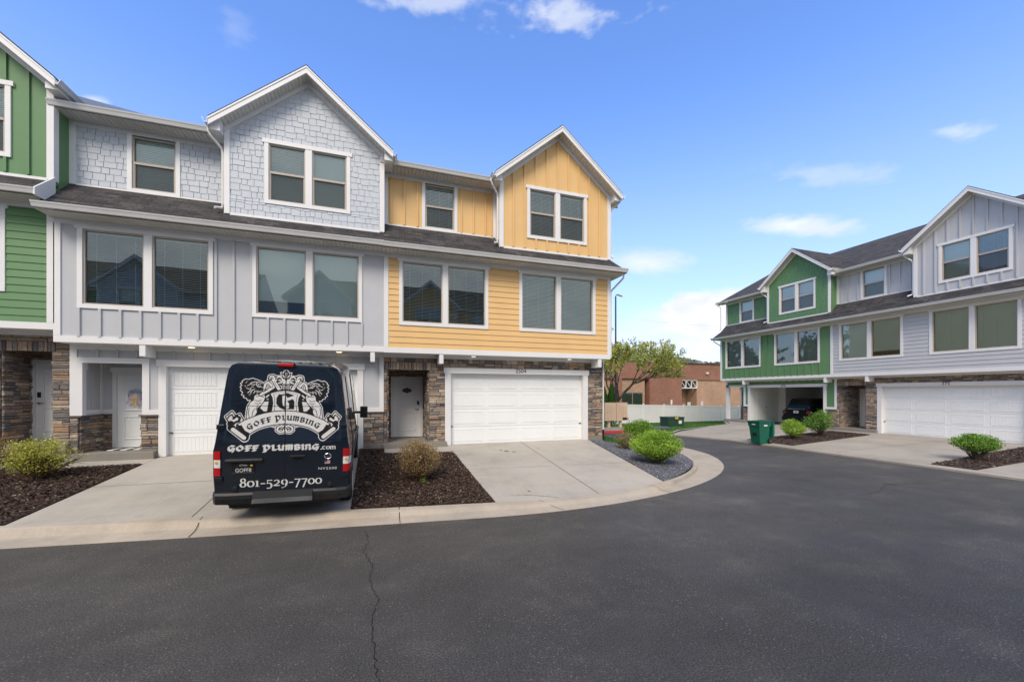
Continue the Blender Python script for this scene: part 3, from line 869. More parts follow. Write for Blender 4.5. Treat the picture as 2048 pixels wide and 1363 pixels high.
        for rr in rects_minus(x0w, 1.9, 0, 2.6, [(dr[0], dr[1], -.1, 2.20)]): core.box(rr[0], ed, rr[2], rr[1], ed + .12, rr[3])
        core.box(1.78, YG + .12, 0, 1.9, ed, 2.6); core.box(0, YG + .12, 2.6, 1.9, ed + .12, 2.7)
        core.build('ground_wall', lm, H)
        t = MB()
        zb = 1.13
        t.box(0.0, YG - .03, 2.48, 1.63, YG, 2.62); t.box(0, YG - .025, ZT - .12, Wd, YG, ZT); t.box(0, YG - .03, 2.62, .14, YG, ZT - .12)
        if open_porch: t.box(.0, YG - .03, 0, .24, YG + .12, 2.48); t.box(.0, YG - .03, 2.48, .24, YG + .12, 2.62); t.box(.45, ed - .02, 1.13, .57, ed, 2.6); t.box(.43, ed, 1.13, .45, ed + .12, 2.6)
        else:
            t.box(.0, YG - .03, zb, .25, YG + .12, 2.48); t.box(.17, YG + .12, zb, .195, ed, 1.26); t.box(.17, ed - .08, 1.26, .195, ed, 2.6)
            t.box(.195, ed - .02, zb, dr[0] - .09, ed, 1.26); t.box(.17, YG + .12, 2.32, .19, YG + .3, 2.5)
        t.box(dr[0] - .14, ed - .045, 2.30, dr[1] + .14, ed, 2.42)
        t.box(1.48, YG - .03, zb, 1.63, YG + .02, 2.48); t.box(1.63, YG - .03, zb, 1.83, YG, 1.26)
        t.box(1.83, YG - .035, 0, 2.0, .69, 2.42); t.box(6.8, YG - .035, 0, 6.97, .69, 2.42); t.box(1.79, YG - .05, 2.42, 7.01, .69, 2.60)
        t.box(Wd - .13, YG - .03, zb, Wd, YG, ZT - .12); t.box(6.97, YG - .03, zb, Wd - .13, YG, 1.26)
        t.build('porch_trim', 'white', H)
        st = MB()
        stone_panel(st, 1.46, 1.83, .10, 1.09, [], (0, YG, 0), (1, 0, 0), (0, -1, 0), seed)
        stone_panel(st, YG, YG + .3, .14, 1.09, [], (1.46, 0, 0), (0, 1, 0), (-1, 0, 0), seed + 5)
        stone_panel(st, 6.97, Wd, .10, 1.09, [], (0, YG, 0), (1, 0, 0), (0, -1, 0), seed + 1)
        if not open_porch:
            stone_panel(st, .0, .17, .05, 1.09, [], (0, YG, 0), (1, 0, 0), (0, -1, 0), seed + 3)
            stone_panel(st, YG, ed, .17, 1.09, [], (.17, 0, 0), (0, 1, 0), (1, 0, 0), seed + 2)
            stone_panel(st, .17, dr[0] - .09, .17, 1.09, [], (0, ed, 0), (1, 0, 0), (0, -1, 0), seed + 4)
        else:
            stone_panel(st, .45, dr[0] + .2, .17, 1.09, [], (0, ed, 0), (1, 0, 0), (0, -1, 0), seed + 4)
            stone_panel(st, ed, ed + .12, .17, 1.09, [], (.45, 0, 0), (0, 1, 0), (-1, 0, 0), seed + 6)
        st.build('stone_wainscot', ['stone', 'mortar'], H)
        cp = MB(); cp.box(1.42, YG - .075, 1.09, 1.83, YG + .13, 1.13); cp.box(6.97, YG - .075, 1.09, Wd + .01, YG, 1.13)
        if not open_porch: cp.box(.0, YG - .075, 1.09, .25, YG + .12, 1.13); cp.box(.17, YG + .12, 1.09, .245, ed, 1.13); cp.box(.245, ed - .07, 1.09, dr[0] - .09, ed, 1.13)
        cp.build('stone_cap', 'stone_cap', H)
        if open_porch: dr = (.75, 1.66)
        d = entry_door(H, dr[0], dr[1], .19, 2.20, ed - .01, 'right') if not open_porch else None
        if open_porch:
            pass
        sp = MB(); sp.box(.0 if not open_porch else -.05, .33, -.3, 1.80, ed, .17); sp.build('stoop', 'stoop', H, bevel=.012)
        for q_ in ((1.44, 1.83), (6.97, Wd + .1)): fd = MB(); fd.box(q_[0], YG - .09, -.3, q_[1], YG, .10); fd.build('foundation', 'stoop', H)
        if wreath:
            mt = MB(); rnd = random.Random(4)
            for k in range(7): mt.box(.42 + k * .14, .85, .172, .42 + k * .14 + .13, 1.30, .184, k % 2)
            mt.build('doormat', ['dark', 'white'], H)
    if not open_garage:
        garage_door(H, dx[0], dx[1], 2.37 if ground == 'stone' else 2.42, .66)
        gb = MB(); gb.box(dx[0] - .1, .75, 0, dx[1] + .1, .8, 2.6); gb.build('garage_backing', 'dark', H)
    else:
        gi = MB(); gi.box(dx[0] - .12, .65, 0, dx[0] - .02, 6.6, 2.7); gi.box(dx[1] + .02, .65, 0, dx[1] + .12, 6.6, 2.7); gi.box(dx[0] - .12, 6.6, 0, dx[1] + .12, 6.7, 2.7)
        gi.box(dx[0] - .12, .65, 2.62, dx[1] + .12, 6.7, 2.7)
        gi.box(dx[0] - .02, 3.2, 0, dx[0] + .5, 6.6, 2.62)
        gi.build('garage_interior', 'garage_wall', H)
        dd = MB(); dd.box(dx[0] - .02, 1.15, 0.18, dx[0] + .0, 2.05, 2.2); k = dd.build('inner_door', 'door_white', H)
        hh = MB(); hh.box(dx[0], 1.95, 1.05, dx[0] + .05, 2.0, 1.12); hh.build('handle', 'dark', k)
        up_ = MB(); up_.box(dx[0], .75, 2.46, dx[1], 3.1, 2.5); up_.build('raised_garage_door', 'door_white', H)
    if ground == 'stone':
        t = MB(); a, b_ = dx
        t.box(a - .19, YG - .05, 0, a, .67, 2.37); t.box(b_, YG - .05, 0, b_ + .19, .67, 2.37); t.box(a - .23, YG - .065, 2.37, b_ + .23, .67, 2.55)
        t.build('garage_casing', 'white', H)
    if number:
        text_mesh('house_number', number, .20, 'num', H, ((dx[0] + dx[1]) / 2, YG - (.068 if ground == 'stone' else .053), 2.415 if ground == 'stone' else 2.44), (radians(90), 0, 0))
    return H

# ------------------------------------------------------------------ the two rows
FL = .55
LH = 12.58
green_l = townhouse('townhouse', 'green townhouse cut off at the left edge, lap siding over a stone entry', (-15.07, LH, FL + .29), 0, 7.6,
    ('green', 'lap'), ('green', 'batten'), 'stone', 3.45, (3.92, 6.74), [('half', 'half'), ('half', 'half'), ('closed', 'closed'), ('closed',)], rake_r=True, mirror=True, seed=21, win_g=(4.62, 6.84))
grey_l = townhouse('townhouse', 'pale grey townhouse behind the van, shake shingle gable and pastel wreath on its door', (-7.47, LH, FL), 0, 7.57,
    ('grey', 'batten'), ('shake', 'shake'), 'panel', 3.50, (4.14, 6.96), [('open', 'open'), (('shade', .78), 'shade'), ('closed', 'shade'), ('closed',)],
    lights=((2.68, .2, 'warm'), (6.31, .22, 'warm')), seed=31, wreath=True)
yellow = townhouse('townhouse', 'mustard yellow townhouse at the end of the row, number 2504 over a white garage door', (.10, LH, FL - .01), 0, 7.80,
    ('yellow', 'lap'), ('yellow', 'batten'), 'stone', 3.64, (4.31, 7.19), [('open', 'open'), ('half', 'half'), ('half', 'half'), ('half',)],
    number='2504', end_r=True, lights=((2.82, .3, 'white'), (6.33, .3, 'white')), seed=41, win_g=(4.59, 6.84))
RX0, RB = 23.77, 15.45
green_r = townhouse('townhouse', 'green townhouse across the drive with its garage open, shake gable over vertical boards', (RX0, RB + 7.52, .21), radians(-90), 7.52,
    ('green', 'batten'), ('green', 'shake'), 'panel', 3.72, (4.2, 6.95), [('half', 'half'), ('half', 'half'), ('shade', 'shade'), ('shade',)],
    number='379', end_l=True, open_porch=True, open_garage=True, seed=51)
grey_r = townhouse('townhouse', 'grey townhouse across the drive with lap siding, number 375 over its closed garage', (RX0, RB, .21), radians(-90), 7.6,
    ('grey', 'lap'), ('grey', 'batten'), 'stone', 3.64, (4.2, 6.95), [('shade', ('cream', .86)), ('cream', 'cream'), ('shade', 'half'), ('shade',)],
    number='375', seed=61)

# ------------------------------------------------------------------ ground
def smooth01(t): t = max(0, min(1, t)); return t * t * (3 - 2 * t)
def HY(x, y):
    """height of the left yard: driveway slope towards the street, lower round the corner island"""
    z = -.511 + .08 * min(y, 13.3)
    if x > 7.2: z = z + (.13 - z) * smooth01((x - 7.2) / 2.6)
    return z
def HR(x, y): return .055 + .155 * max(0, min(1, (x - 16.0) / 8.3))
def sheet(name, poly, hf, dz, mat, step=.5, noise=0, kind='structure', skirt=0, label=None, parent=None):
    bm = bmesh.new()
    bm.faces.new([bm.verts.new((x, y, 0)) for x, y in poly])
    xs = [p[0] for p in poly]; ys = [p[1] for p in poly]
    for ax, lo, hi in ((0, min(xs), max(xs)), (1, min(ys), max(ys))):
        c = math.ceil(lo / step) * step + 1e-3
        while c < hi:
            co = (c, 0, 0) if ax == 0 else (0, c, 0); no = (1, 0, 0) if ax == 0 else (0, 1, 0)
            bmesh.ops.bisect_plane(bm, geom=bm.verts[:] + bm.edges[:] + bm.faces[:], plane_co=co, plane_no=no); c += step
    bmesh.ops.remove_doubles(bm, verts=bm.verts, dist=1e-4)
    edge = {v for e in bm.edges if e.is_boundary for v in e.verts}
    rnd = random.Random(5)
    for v in bm.verts:
        v.co.z = hf(v.co.x, v.co.y) + dz + (0 if v in edge else (rnd.uniform(-1, 1) * noise))
    bmesh.ops.recalc_face_normals(bm, faces=bm.faces)
    if bm.faces and sum(f.normal.z for f in bm.faces) < 0: bmesh.ops.reverse_faces(bm, faces=bm.faces)
    if skirt:
        r = bmesh.ops.extrude_edge_only(bm, edges=[e for e in bm.edges if e.is_boundary])
        for v in [g for g in r['geom'] if isinstance(g, bmesh.types.BMVert)]: v.co.z -= skirt
    me = bpy.data.meshes.new(name); bm.to_mesh(me); bm.free(); me.materials.append(M[mat])
    for p in me.polygons: p.use_smooth = noise > 0
    o = bpy.data.objects.new(name, me); COL.objects.link(o)
    tag(o, label, None, None, kind)
    return o
def hter(x, y):
    z = -.06
    if y > 20: z -= .42 * smooth01((y - 20) / 10)
    if y > 34: z -= .5 * smooth01((y - 34) / 30)
    return z
# terrain reaching the horizon (fine near, coarse far)
bm = bmesh.new(); ext = [-2600, -900, -300, -120, -60, -30] + [x for x in np.arange(-20, 60, 2.5)] + [70, 90, 130, 200, 400, 900, 2600]
grid = {}
for i, x in enumerate(ext):
    for j, y in enumerate(ext): grid[i, j] = bm.verts.new((x, y, hter(x, y)))
for i in range(len(ext) - 1):
    for j in range(len(ext) - 1): bm.faces.new([grid[i, j], grid[i + 1, j], grid[i + 1, j + 1], grid[i, j + 1]])
me = bpy.data.meshes.new('ground'); bm.to_mesh(me); bm.free(); me.materials.append(M['grassbase'])
o = bpy.data.objects.new('ground', me); COL.objects.link(o); tag(o, kind='structure')

sheet('road', [(-60, -9), (15.66, -9), (15.66, 17.2), (14.6, 19.55), (-60, 19.55)], lambda x, y: 0, 0, 'asphalt', 6)
# opposite driveways behind the camera
sheet('driveway', [(-60, -12), (15.66, -12), (15.66, -2.6), (-60, -2.6)], lambda x, y: .03, 0, 'concrete', 8)

inner = [(-26, 10.95), (-12, 9.25), (-5.67, 8.47), (-3.02, 8.12), (-.53, 7.87), (.8, 7.72), (2.16, 7.58), (3.2, 7.48), (4.4, 7.52), (5.5, 7.68), (6.5, 7.97), (7.3, 8.35), (8.1, 8.88), (8.9, 9.62), (9.5, 10.45), (9.95, 11.3), (10.25, 12.2), (10.42, 13.2), (10.5, 14.4), (10.55, 16), (10.6, 18), (10.6, 19.5)]
outer = [(-26, 10.3), (-12, 8.62), (-5.21, 7.78), (-2.75, 7.46), (-.6, 7.24), (.7, 7.1), (2.08, 6.96), (3.2, 6.93), (4.45, 7.03), (5.8, 7.3), (7.1, 7.72), (8.3, 8.3), (9.3, 8.95), (10.2, 9.75), (10.95, 10.7), (11.5, 11.7), (11.8, 12.7), (11.9, 13.7), (11.75, 15), (11.5, 16.2), (11.35, 18), (11.35, 19.5)]
def dense(pts, n=6):
    out = []
    for i in range(len(pts) - 1):
        p0 = Vector(pts[max(i - 1, 0)]); p1 = Vector(pts[i]); p2 = Vector(pts[i + 1]); p3 = Vector(pts[min(i + 2, len(pts) - 1)])
        for k in range(n):
            t = k / n
            out.append(.5 * ((2 * p1) + (p2 - p0) * t + (2 * p0 - 5 * p1 + 4 * p2 - p3) * t * t + (-p0 + 3 * p1 - 3 * p2 + p3) * t ** 3))
    out.append(Vector(pts[-1])); return out
din, dout = dense(inner), dense(outer)
cm = MB(); rings = []; joints = []
for a, b in zip(din, dout):
    w = (b - a).length; d = (b - a) / w; x, y = a
    kh = smooth01((x - 5.8) / 1.6) if y < 25 else 0
    zt = HY(x, y) + .002
    zt = zt * (1 - kh) + .135 * kh
    if kh > .5:
        prof = [(0, zt - .25), (0, zt), (.13, zt), (.165, zt - .012), (.20, .045), (.215, .03), (w * .75, .014), (w, .006), (w, -.1)]
    else:
        prof = [(0, zt - .3), (0, zt), (.15, zt - .008), (.20, zt * .82), (.28, .032), (.31, .024), (w * .85, .012), (w, .006), (w, -.1)]
    rings.append([(x + d.x * r, y + d.y * r, z) for r, z in prof]); joints.append((a, d, w, zt))
cum = 0; lastj = 0
for i in range(len(rings) - 1):
    for j in range(len(rings[i]) - 1):
        red = rings[i][0][0] > 9.7 and rings[i][0][1] > 11.55
        cm.face([rings[i][j], rings[i + 1][j], rings[i + 1][j + 1], rings[i][j + 1]], 1 if (red and j in (1, 2, 3) and rings[i][0][1] < 14.4) else 0)
o = cm.build('curb', ['curb', 'red'], None, recalc=True); tag(o, kind='structure')
# expansion joints across the curb
jm = MB()
for (x, y, dx, dy) in ((-2.88, 8.12, .05, -.66), (.34, 7.77, -.02, -.64), (3.05, 7.47, .30, -.52), (-9.5, 8.95, .05, -.65), (5.95, 7.8, .32, -.46)):
    L = sqrt(dx * dx + dy * dy); nx, ny = -dy / L * .006, dx / L * .006; pts = []
    for t in (0.0, .2, .32, .45, .58, .8, 1.0):
        px, py = x + dx * t + random.uniform(-.008, .008), y + dy * t
        zt = HY(x, y); prof = [(0, zt), (.15, zt - .01), (.21, zt * .7), (.30, .035), (.36, .024), (L, .008)]; r_ = t * L
        z = 0
        for q in range(len(prof) - 1):
            if prof[q][0] <= r_ <= prof[q + 1][0] + 1e-6: f = (r_ - prof[q][0]) / (prof[q + 1][0] - prof[q][0] + 1e-9); z = prof[q][1] * (1 - f) + prof[q + 1][1] * f
        pts.append((px, py, max(z, .01) + .006))
    for a, b in zip(pts, pts[1:]): jm.face([(a[0] - nx, a[1] - ny, a[2]), (a[0] + nx, a[1] + ny, a[2]), (b[0] + nx, b[1] + ny, b[2]), (b[0] - nx, b[1] - ny, b[2])])
tag(jm.build('curb_joints', 'crack'), kind='structure')

inn = [tuple(p) for p in din]
def curve_between(x0, x1): return [p for p in inn if x0 < p[0] < x1 and p[1] < 25]
# subsoil of the left yard
yard = [(-26, 14.5)] + [p for p in inn if p[1] < 19.4] + [(10.59, 19.4), (7.9, 19.4), (7.9, 14.5)]
sheet('yard', yard, HY, -.02, 'soil', 1)
edge = lambda xa, xb: [(xa, np.interp(xa, [p[0] for p in inner[:12]], [p[1] for p in inner[:12]]))] + curve_between(xa + .02, xb - .02) + [(xb, np.interp(xb, [p[0] for p in inner[:12]], [p[1] for p in inner[:12]]))]
grey_drive = edge(-5.62, -.52) + [(-.62, 13.3), (-5.62, 13.3)]
sheet('driveway', grey_drive, HY, .002, 'concrete', 1)
yel_drive = edge(2.17, 6.47) + [(7.32, 13.3), (2.06, 13.3)]
sheet('driveway', yel_drive, HY, .002, 'concrete', 1)
sheet('walkway', [(-8.6, 12.95), (-8.6, 12.15), (-5.63, 12.35), (-5.63, 12.95)], HY, .002, 'concrete', 1)
sheet('walkway', [(.12, 12.95), (.12, 12.3), (2.11, 12.05), (2.06, 12.95)], HY, .002, 'concrete', 1)
sheet('driveway', edge(-17.2, -9.6) + [(-9.9, 13.3), (-17.2, 13.3)], HY, .002, 'concrete', 1)
# control joints and cracks
def strip(mb, pts, w, hf, dz=.006, jag=0, rnd=random.Random(9)):
    P = []
    for i in range(len(pts) - 1):
        a, b = Vector(pts[i]), Vector(pts[i + 1]); n = max(1, int((b - a).length / (.04 if jag else .5)))
        for k in range(n): P.append(a.lerp(b, k / n))
    P.append(Vector(pts[-1]))
    if jag: P = [p + Vector((rnd.uniform(-jag, jag), rnd.uniform(-jag, jag) * .5)) for p in P]
    for a, b in zip(P, P[1:]):
        d = (b - a).normalized(); k1 = w * (rnd.uniform(.4, 1.3) if jag else 1) / 2; n = Vector((-d.y, d.x)) * k1
        q = [(a - n), (b - n), (b + n), (a + n)]; mb.face([(p.x, p.y, hf(p.x, p.y) + dz) for p in q])
jo = MB()
strip(jo, [(4.68, 13.25), (4.46, 7.53)], .012, HY); strip(jo, [(2.13, 10.05), (6.78, 9.75)], .008, HY)
strip(jo, [(-5.6, 10.45), (-.56, 10.35)], .010, HY); strip(jo, [(-3.2, 13.25), (-3.05, 8.15)], .012, HY)
tag(jo.build('control_joints', 'crack'), kind='structure')
ck = MB()
strip(ck, [(2.6, 7.88), (3.0, 7.8), (3.35, 7.62), (3.5, 7.5)], .012, HY, .006, .012)
for (x, y, s) in ((3.75, 11.9, .09), (3.95, 11.75, .06), (3.6, 12.0, .07), (3.05, 8.05, .035), (4.9, 12.1, .05)):
    ck.face([(x + cos(t * pi / 4) * s * random.uniform(.5, 1.2), y + sin(t * pi / 4) * s * .7, HY(x, y) + .007) for t in range(8)])
tag(ck.build('driveway_crack', 'stain'if 'stain' in M else 'crack'), kind='structure')
rc = MB(); fz = lambda x, y: 0
strip(rc, [(-.24, 6.95), (-.17, 6.5), (-.22, 6.0), (-.09, 5.5), (-.12, 5.0), (-.02, 4.6), (-.09, 4.1), (-.05, 3.7), (-.02, 3.3), (.06, 2.8), (.0, 2.2), (.08, 1.5), (.02, .5), (.1, -1.5)], .0105, fz, .004, .016)
strip(rc, [(-.2, 6.9), (.1, 6.95), (.35, 7.05)], .007, fz, .004, .01)
strip(rc, [(9.9, 5.9), (10.8, 6.0), (11.9, 6.45), (13.1, 6.15), (14.0, 6.25)], .012, fz, .004, .02); strip(rc, [(11.9, 6.45), (12.2, 5.8), (12.15, 5.3)], .01, fz, .004, .02)
strip(rc, [(12.2, 5.9), (12.9, 5.6)], .008, fz, .004, .02)
tag(rc.build('pavement_crack', 'crack'), kind='structure')

# ---- right side forecourt
fore = [(15.66, -9), (24.4, -9), (24.4, 23.0), (22.9, 21.3), (19.5, 20.0), (16.4, 18.75), (14.75, 17.6), (15.1, 16.4), (15.66, 14.8)]
sheet('driveway', fore, HR, 0, 'concrete_r', 1.5, skirt=.12)
rj = MB(); strip(rj, [(16.12, -8), (16.12, 14.6)], .010, HR)
for y in (11.2, 8.9, 4.5, 0): strip(rj, [(15.68, y), (16.12, y)], .01, HR)
strip(rj, [(16.12, 10.3), (24.2, 10.6)], .01, HR); strip(rj, [(20, 7.9), (20, 13)], .01, HR); strip(rj, [(17, 16.8), (24.2, 18.6)], .01, HR); strip(rj, [(20, 15.7), (20, 20)], .01, HR)
tag(rj.build('control_joints', 'crack'), kind='structure')
sheet('planting_bed', [(16.35, 12.1), (23.1, 13.15), (23.3, 15.2), (16.4, 14.35)], HR, .02, 'soil', .25, .012)
sheet('planting_bed', [(16.15, 6.6), (23.5, 6.95), (23.5, 8.3), (16.15, 7.62)], HR, .02, 'soil', .25, .012)
sheet('planting_bed', edge(-.50, 2.15) + [(2.1, 12.05), (.1, 12.3), (.1, 12.95), (-.60, 12.95)], HY, .012, 'soil', .25, .012)
sheet('planting_bed', edge(-9.6, -5.64) + [(-5.64, 12.35), (-9.6, 12.1)], HY, .012, 'soil', .25, .012)
gravel_poly = [(6.49, 7.99)] + [p for p in inn if p[0] > 6.5 and p[1] < 13.6] + [(10.44, 13.6), (7.95, 13.1), (7.3, 12.95)]
sheet('gravel_bed', gravel_poly, HY, .004, 'gravel_bed', .25, .01)
grass_island = [(10.44, 13.62)] + [p for p in inn if p[0] > 9 and 13.6 < p[1] < 19.4] + [(10.59, 19.4), (7.92, 19.4), (7.92, 13.12)]
sheet('lawn', grass_island, HY, .004, 'grassbase', .5, .01)

def inside(poly, x, y):
    c = False; n = len(poly); j = n - 1
    for i in range(n):
        if (poly[i][1] > y) != (poly[j][1] > y) and x < (poly[j][0] - poly[i][0]) * (y - poly[i][1]) / (poly[j][1] - poly[i][1]) + poly[i][0]: c = not c
        j = i
    return c
def scatter(name, poly, n, hf, kind, mat, seed, dens=None, label=None, cat=None):
    rnd = random.Random(seed); mb = MB(); xs = [p[0] for p in poly]; ys = [p[1] for p in poly]; k = 0; tries = 0
    while k < n and tries < n * 12:
        tries += 1
        x, y = rnd.uniform(min(xs), max(xs)), rnd.uniform(min(ys), max(ys))
        if not inside(poly, x, y): continue
        z = hf(x, y); k += 1; a = rnd.uniform(0, 2 * pi)
        if kind == 'chip':
            L = rnd.choice((.008, .012, .018, .032)) * rnd.uniform(.7, 1.3); w = L * rnd.uniform(.2, .5); t = rnd.uniform(-.5, .5); h = rnd.uniform(.004, .022)
            ux, uy = cos(a), sin(a); dz = sin(t) * L
            c = rnd.random(); col = (.048, .027, .018) if c < .60 else (.085, .05, .034) if c < .90 else (.15, .10, .07) if c < .982 else (.34, .27, .20)
            col = mul(col, rnd.uniform(.7, 1.3))
            P = [(x - ux * L - uy * w, y - uy * L + ux * w, z + h - dz), (x + ux * L - uy * w, y + uy * L + ux * w, z + h + dz), (x + ux * L + uy * w, y + uy * L - ux * w, z + h + dz + .006), (x - ux * L + uy * w, y - uy * L - ux * w, z + h - dz + .006)]
            mb.face(P, 0, col)
        elif kind == 'pebble':
            r = rnd.uniform(.008, .019); c = rnd.random(); g = rnd.uniform(.05, .15) if c < .8 else rnd.uniform(.15, .30) if c < .985 else .55
            col = (g * .92, g * .95, g * 1.12)
            top = (x + rnd.uniform(-.3, .3) * r, y + rnd.uniform(-.3, .3) * r, z + r * rnd.uniform(.8, 1.3)); m_ = rnd.choice((4, 5))
            ring = [(x + cos(a + q * 2 * pi / m_) * r * rnd.uniform(.8, 1.2), y + sin(a + q * 2 * pi / m_) * r * rnd.uniform(.7, 1.1), z + r * .25) for q in range(m_)]
            for q in range(m_): mb.face([ring[q], ring[(q + 1) % m_], top], 0, col)
        else:
            h = rnd.uniform(.03, .07) * (1.6 if kind == 'tallgrass' else 1); w = .012 if kind != 'far' else .03; col = mul(rnd.choice(((.08, .20, .03), (.11, .25, .04), (.06, .15, .025))), rnd.uniform(.8, 1.2))
            bx, by = rnd.uniform(-.03, .03), rnd.uniform(-.03, .03)
            mb.face([(x - cos(a) * w, y - sin(a) * w, z), (x + cos(a) * w, y + sin(a) * w, z), (x + bx, y + by, z + h)], 0, col)
    o = mb.build(name, mat); tag(o, label, cat, None, 'stuff'); return o
mid_bed = edge(-.50, 2.13) + [(2.1, 12.05), (.1, 12.3), (.1, 12.95), (-.60, 12.95)]
left_bed = edge(-9.0, -5.66) + [(-5.66, 12.35), (-9.0, 12.15)]
HY2 = lambda x, y: HY(x, y) + .014
scatter('mulch', mid_bed, 30000, HY2, 'chip', 'chips', 1, label='dark bark mulch between the two left driveways', cat='mulch')
scatter('mulch', left_bed, 24000, HY2, 'chip', 'chips', 2, label='dark bark mulch under the yellow bush at the left edge', cat='mulch')
HR2 = lambda x, y: HR(x, y) + .024
scatter('mulch', [(16.35, 12.1), (23.1, 13.15), (23.3, 15.2), (16.4, 14.35)], 6000, HR2, 'chip', 'chips', 3, label='dark bark mulch in the bed beside the green bin', cat='mulch')
scatter('mulch', [(16.15, 6.6), (23.5, 6.95), (23.5, 8.3), (16.15, 7.62)], 6000, HR2, 'chip', 'chips', 4, label='dark bark mulch in the bed at the right edge', cat='mulch')
scatter('gravel', gravel_poly, 26000, lambda x, y: HY(x, y) + .004, 'pebble', 'pebble', 5, label='blue grey crushed gravel on the corner island', cat='gravel')
scatter('grass', grass_island, 9000, lambda x, y: HY(x, y) + .004, 'grass', 'grass', 6, label='narrow strip of grass beside the yellow end house', cat='grass')
lawn = [(11.4, 19.62), (14.4, 19.62), (14.9, 17.75), (16.4, 18.9), (19.5, 20.15), (22.9, 21.45), (24.0, 22.9), (36, 25), (36, 30.6), (8, 30.6), (8, 19.62)]
HL = lambda x, y: (.10 - .55 * smooth01((y - 20) / 10))
sheet('lawn', lawn, HL, .0, 'grassbase', 1, .01, skirt=.2)
scatter('grass', lawn, 30000, HL, 'far', 'grass', 7, label='mown lawn between the alley and the white fence', cat='grass')
# red kerb and concrete pad at the end of the alley
k = MB(); k.box(8, 19.45, -.1, 14.5, 19.62, .14); tag(k.build('curb', 'red', bevel=.015), kind='structure')
sheet('pavement', [(11.6, 19.63), (14.7, 19.63), (14.7, 21.9), (11.6, 21.9)], lambda x, y: .13, 0, 'concrete_r', 1, skirt=.15)
gc = MB()
for a, b in zip([(14.42, 19.62), (14.9, 17.72), (16.4, 18.87), (19.5, 20.12), (22.9, 21.42)], [(14.9, 17.72), (16.4, 18.87), (19.5, 20.12), (22.9, 21.42), (24.2, 23.0)]):
    strip(gc, [a, b], .16, lambda x, y: .12 + .0 * x, .004)
tag(gc.build('lawn_edging', 'curb'), kind='structure')

# ------------------------------------------------------------------ hills
def ridge(name, pts, base, thick, mat):
    mb = MB(); rnd = random.Random(8); P = []
    for i in range(len(pts) - 1):
        for k in range(8):
            t = k / 8; (x0, y0, h0), (x1, y1, h1) = pts[i], pts[i + 1]
            P.append((x0 + (x1 - x0) * t, y0 + (y1 - y0) * t, h0 + (h1 - h0) * t + rnd.uniform(-1, 1) * .02 * max(h0, h1)))
    n = 7; rows = []
    for (x, y, h) in P:
        d = Vector((x, y)).normalized(); row = []
        for j in range(n):
            t = j / (n - 1); prof = sin(pi * (t * .5)); jit = rnd.uniform(-.03, .03) * h
            row.append((x - d.x * thick * (1 - t), y - d.y * thick * (1 - t), base + (h - base) * prof + (jit if 0 < j < n - 1 else 0)))
        row.append((x + d.x * thick, y + d.y * thick, base)); rows.append(row)
    for a, b in zip(rows, rows[1:]):
        for j in range(n): mb.face([a[j], b[j], b[j + 1], a[j + 1]])
    o = mb.build(name, mat, smooth=True, recalc=True); tag(o, kind='structure'); return o
def hill_mat(name, c1, c2, sc):
    m = Mat(name); m.col(m.ramp(m.noise(sc, 8, .7), [(.35, c1), (.65, c2)])); m.rough(.95); m.bump(m.noise(sc * 3, 6, .8), 1, 4); return m.m
M['hill'] = hill_mat('hill_scrub', (.05, .085, .055), (.11, .14, .085), .02)
M['mountain'] = hill_mat('mountain_haze_blue', (.11, .16, .24), (.17, .21, .28), .004)  # distance haze put into the colour as a blue cast
def at(u, v, Y):
    d = px_dir(u, v); t = Y / d.y; return (d.x * t, Y, CAMZ + d.z * t)
ridge('hill', [at(1150, 700, 560), at(1225, 703, 560), at(1300, 708, 560), at(1350, 712, 560), at(1395, 721, 560), at(1425, 725, 560), at(1470, 720, 560), at(1600, 712, 560), at(1900, 700, 430), at(2400, 690, 200)], -6, 150, 'hill')
ridge('mountain', [at(1050, 690, 2000), at(1160, 698, 2000), at(1240, 702, 2000), at(1300, 714, 2000), at(1400, 740, 2000)], -10, 400, 'mountain')

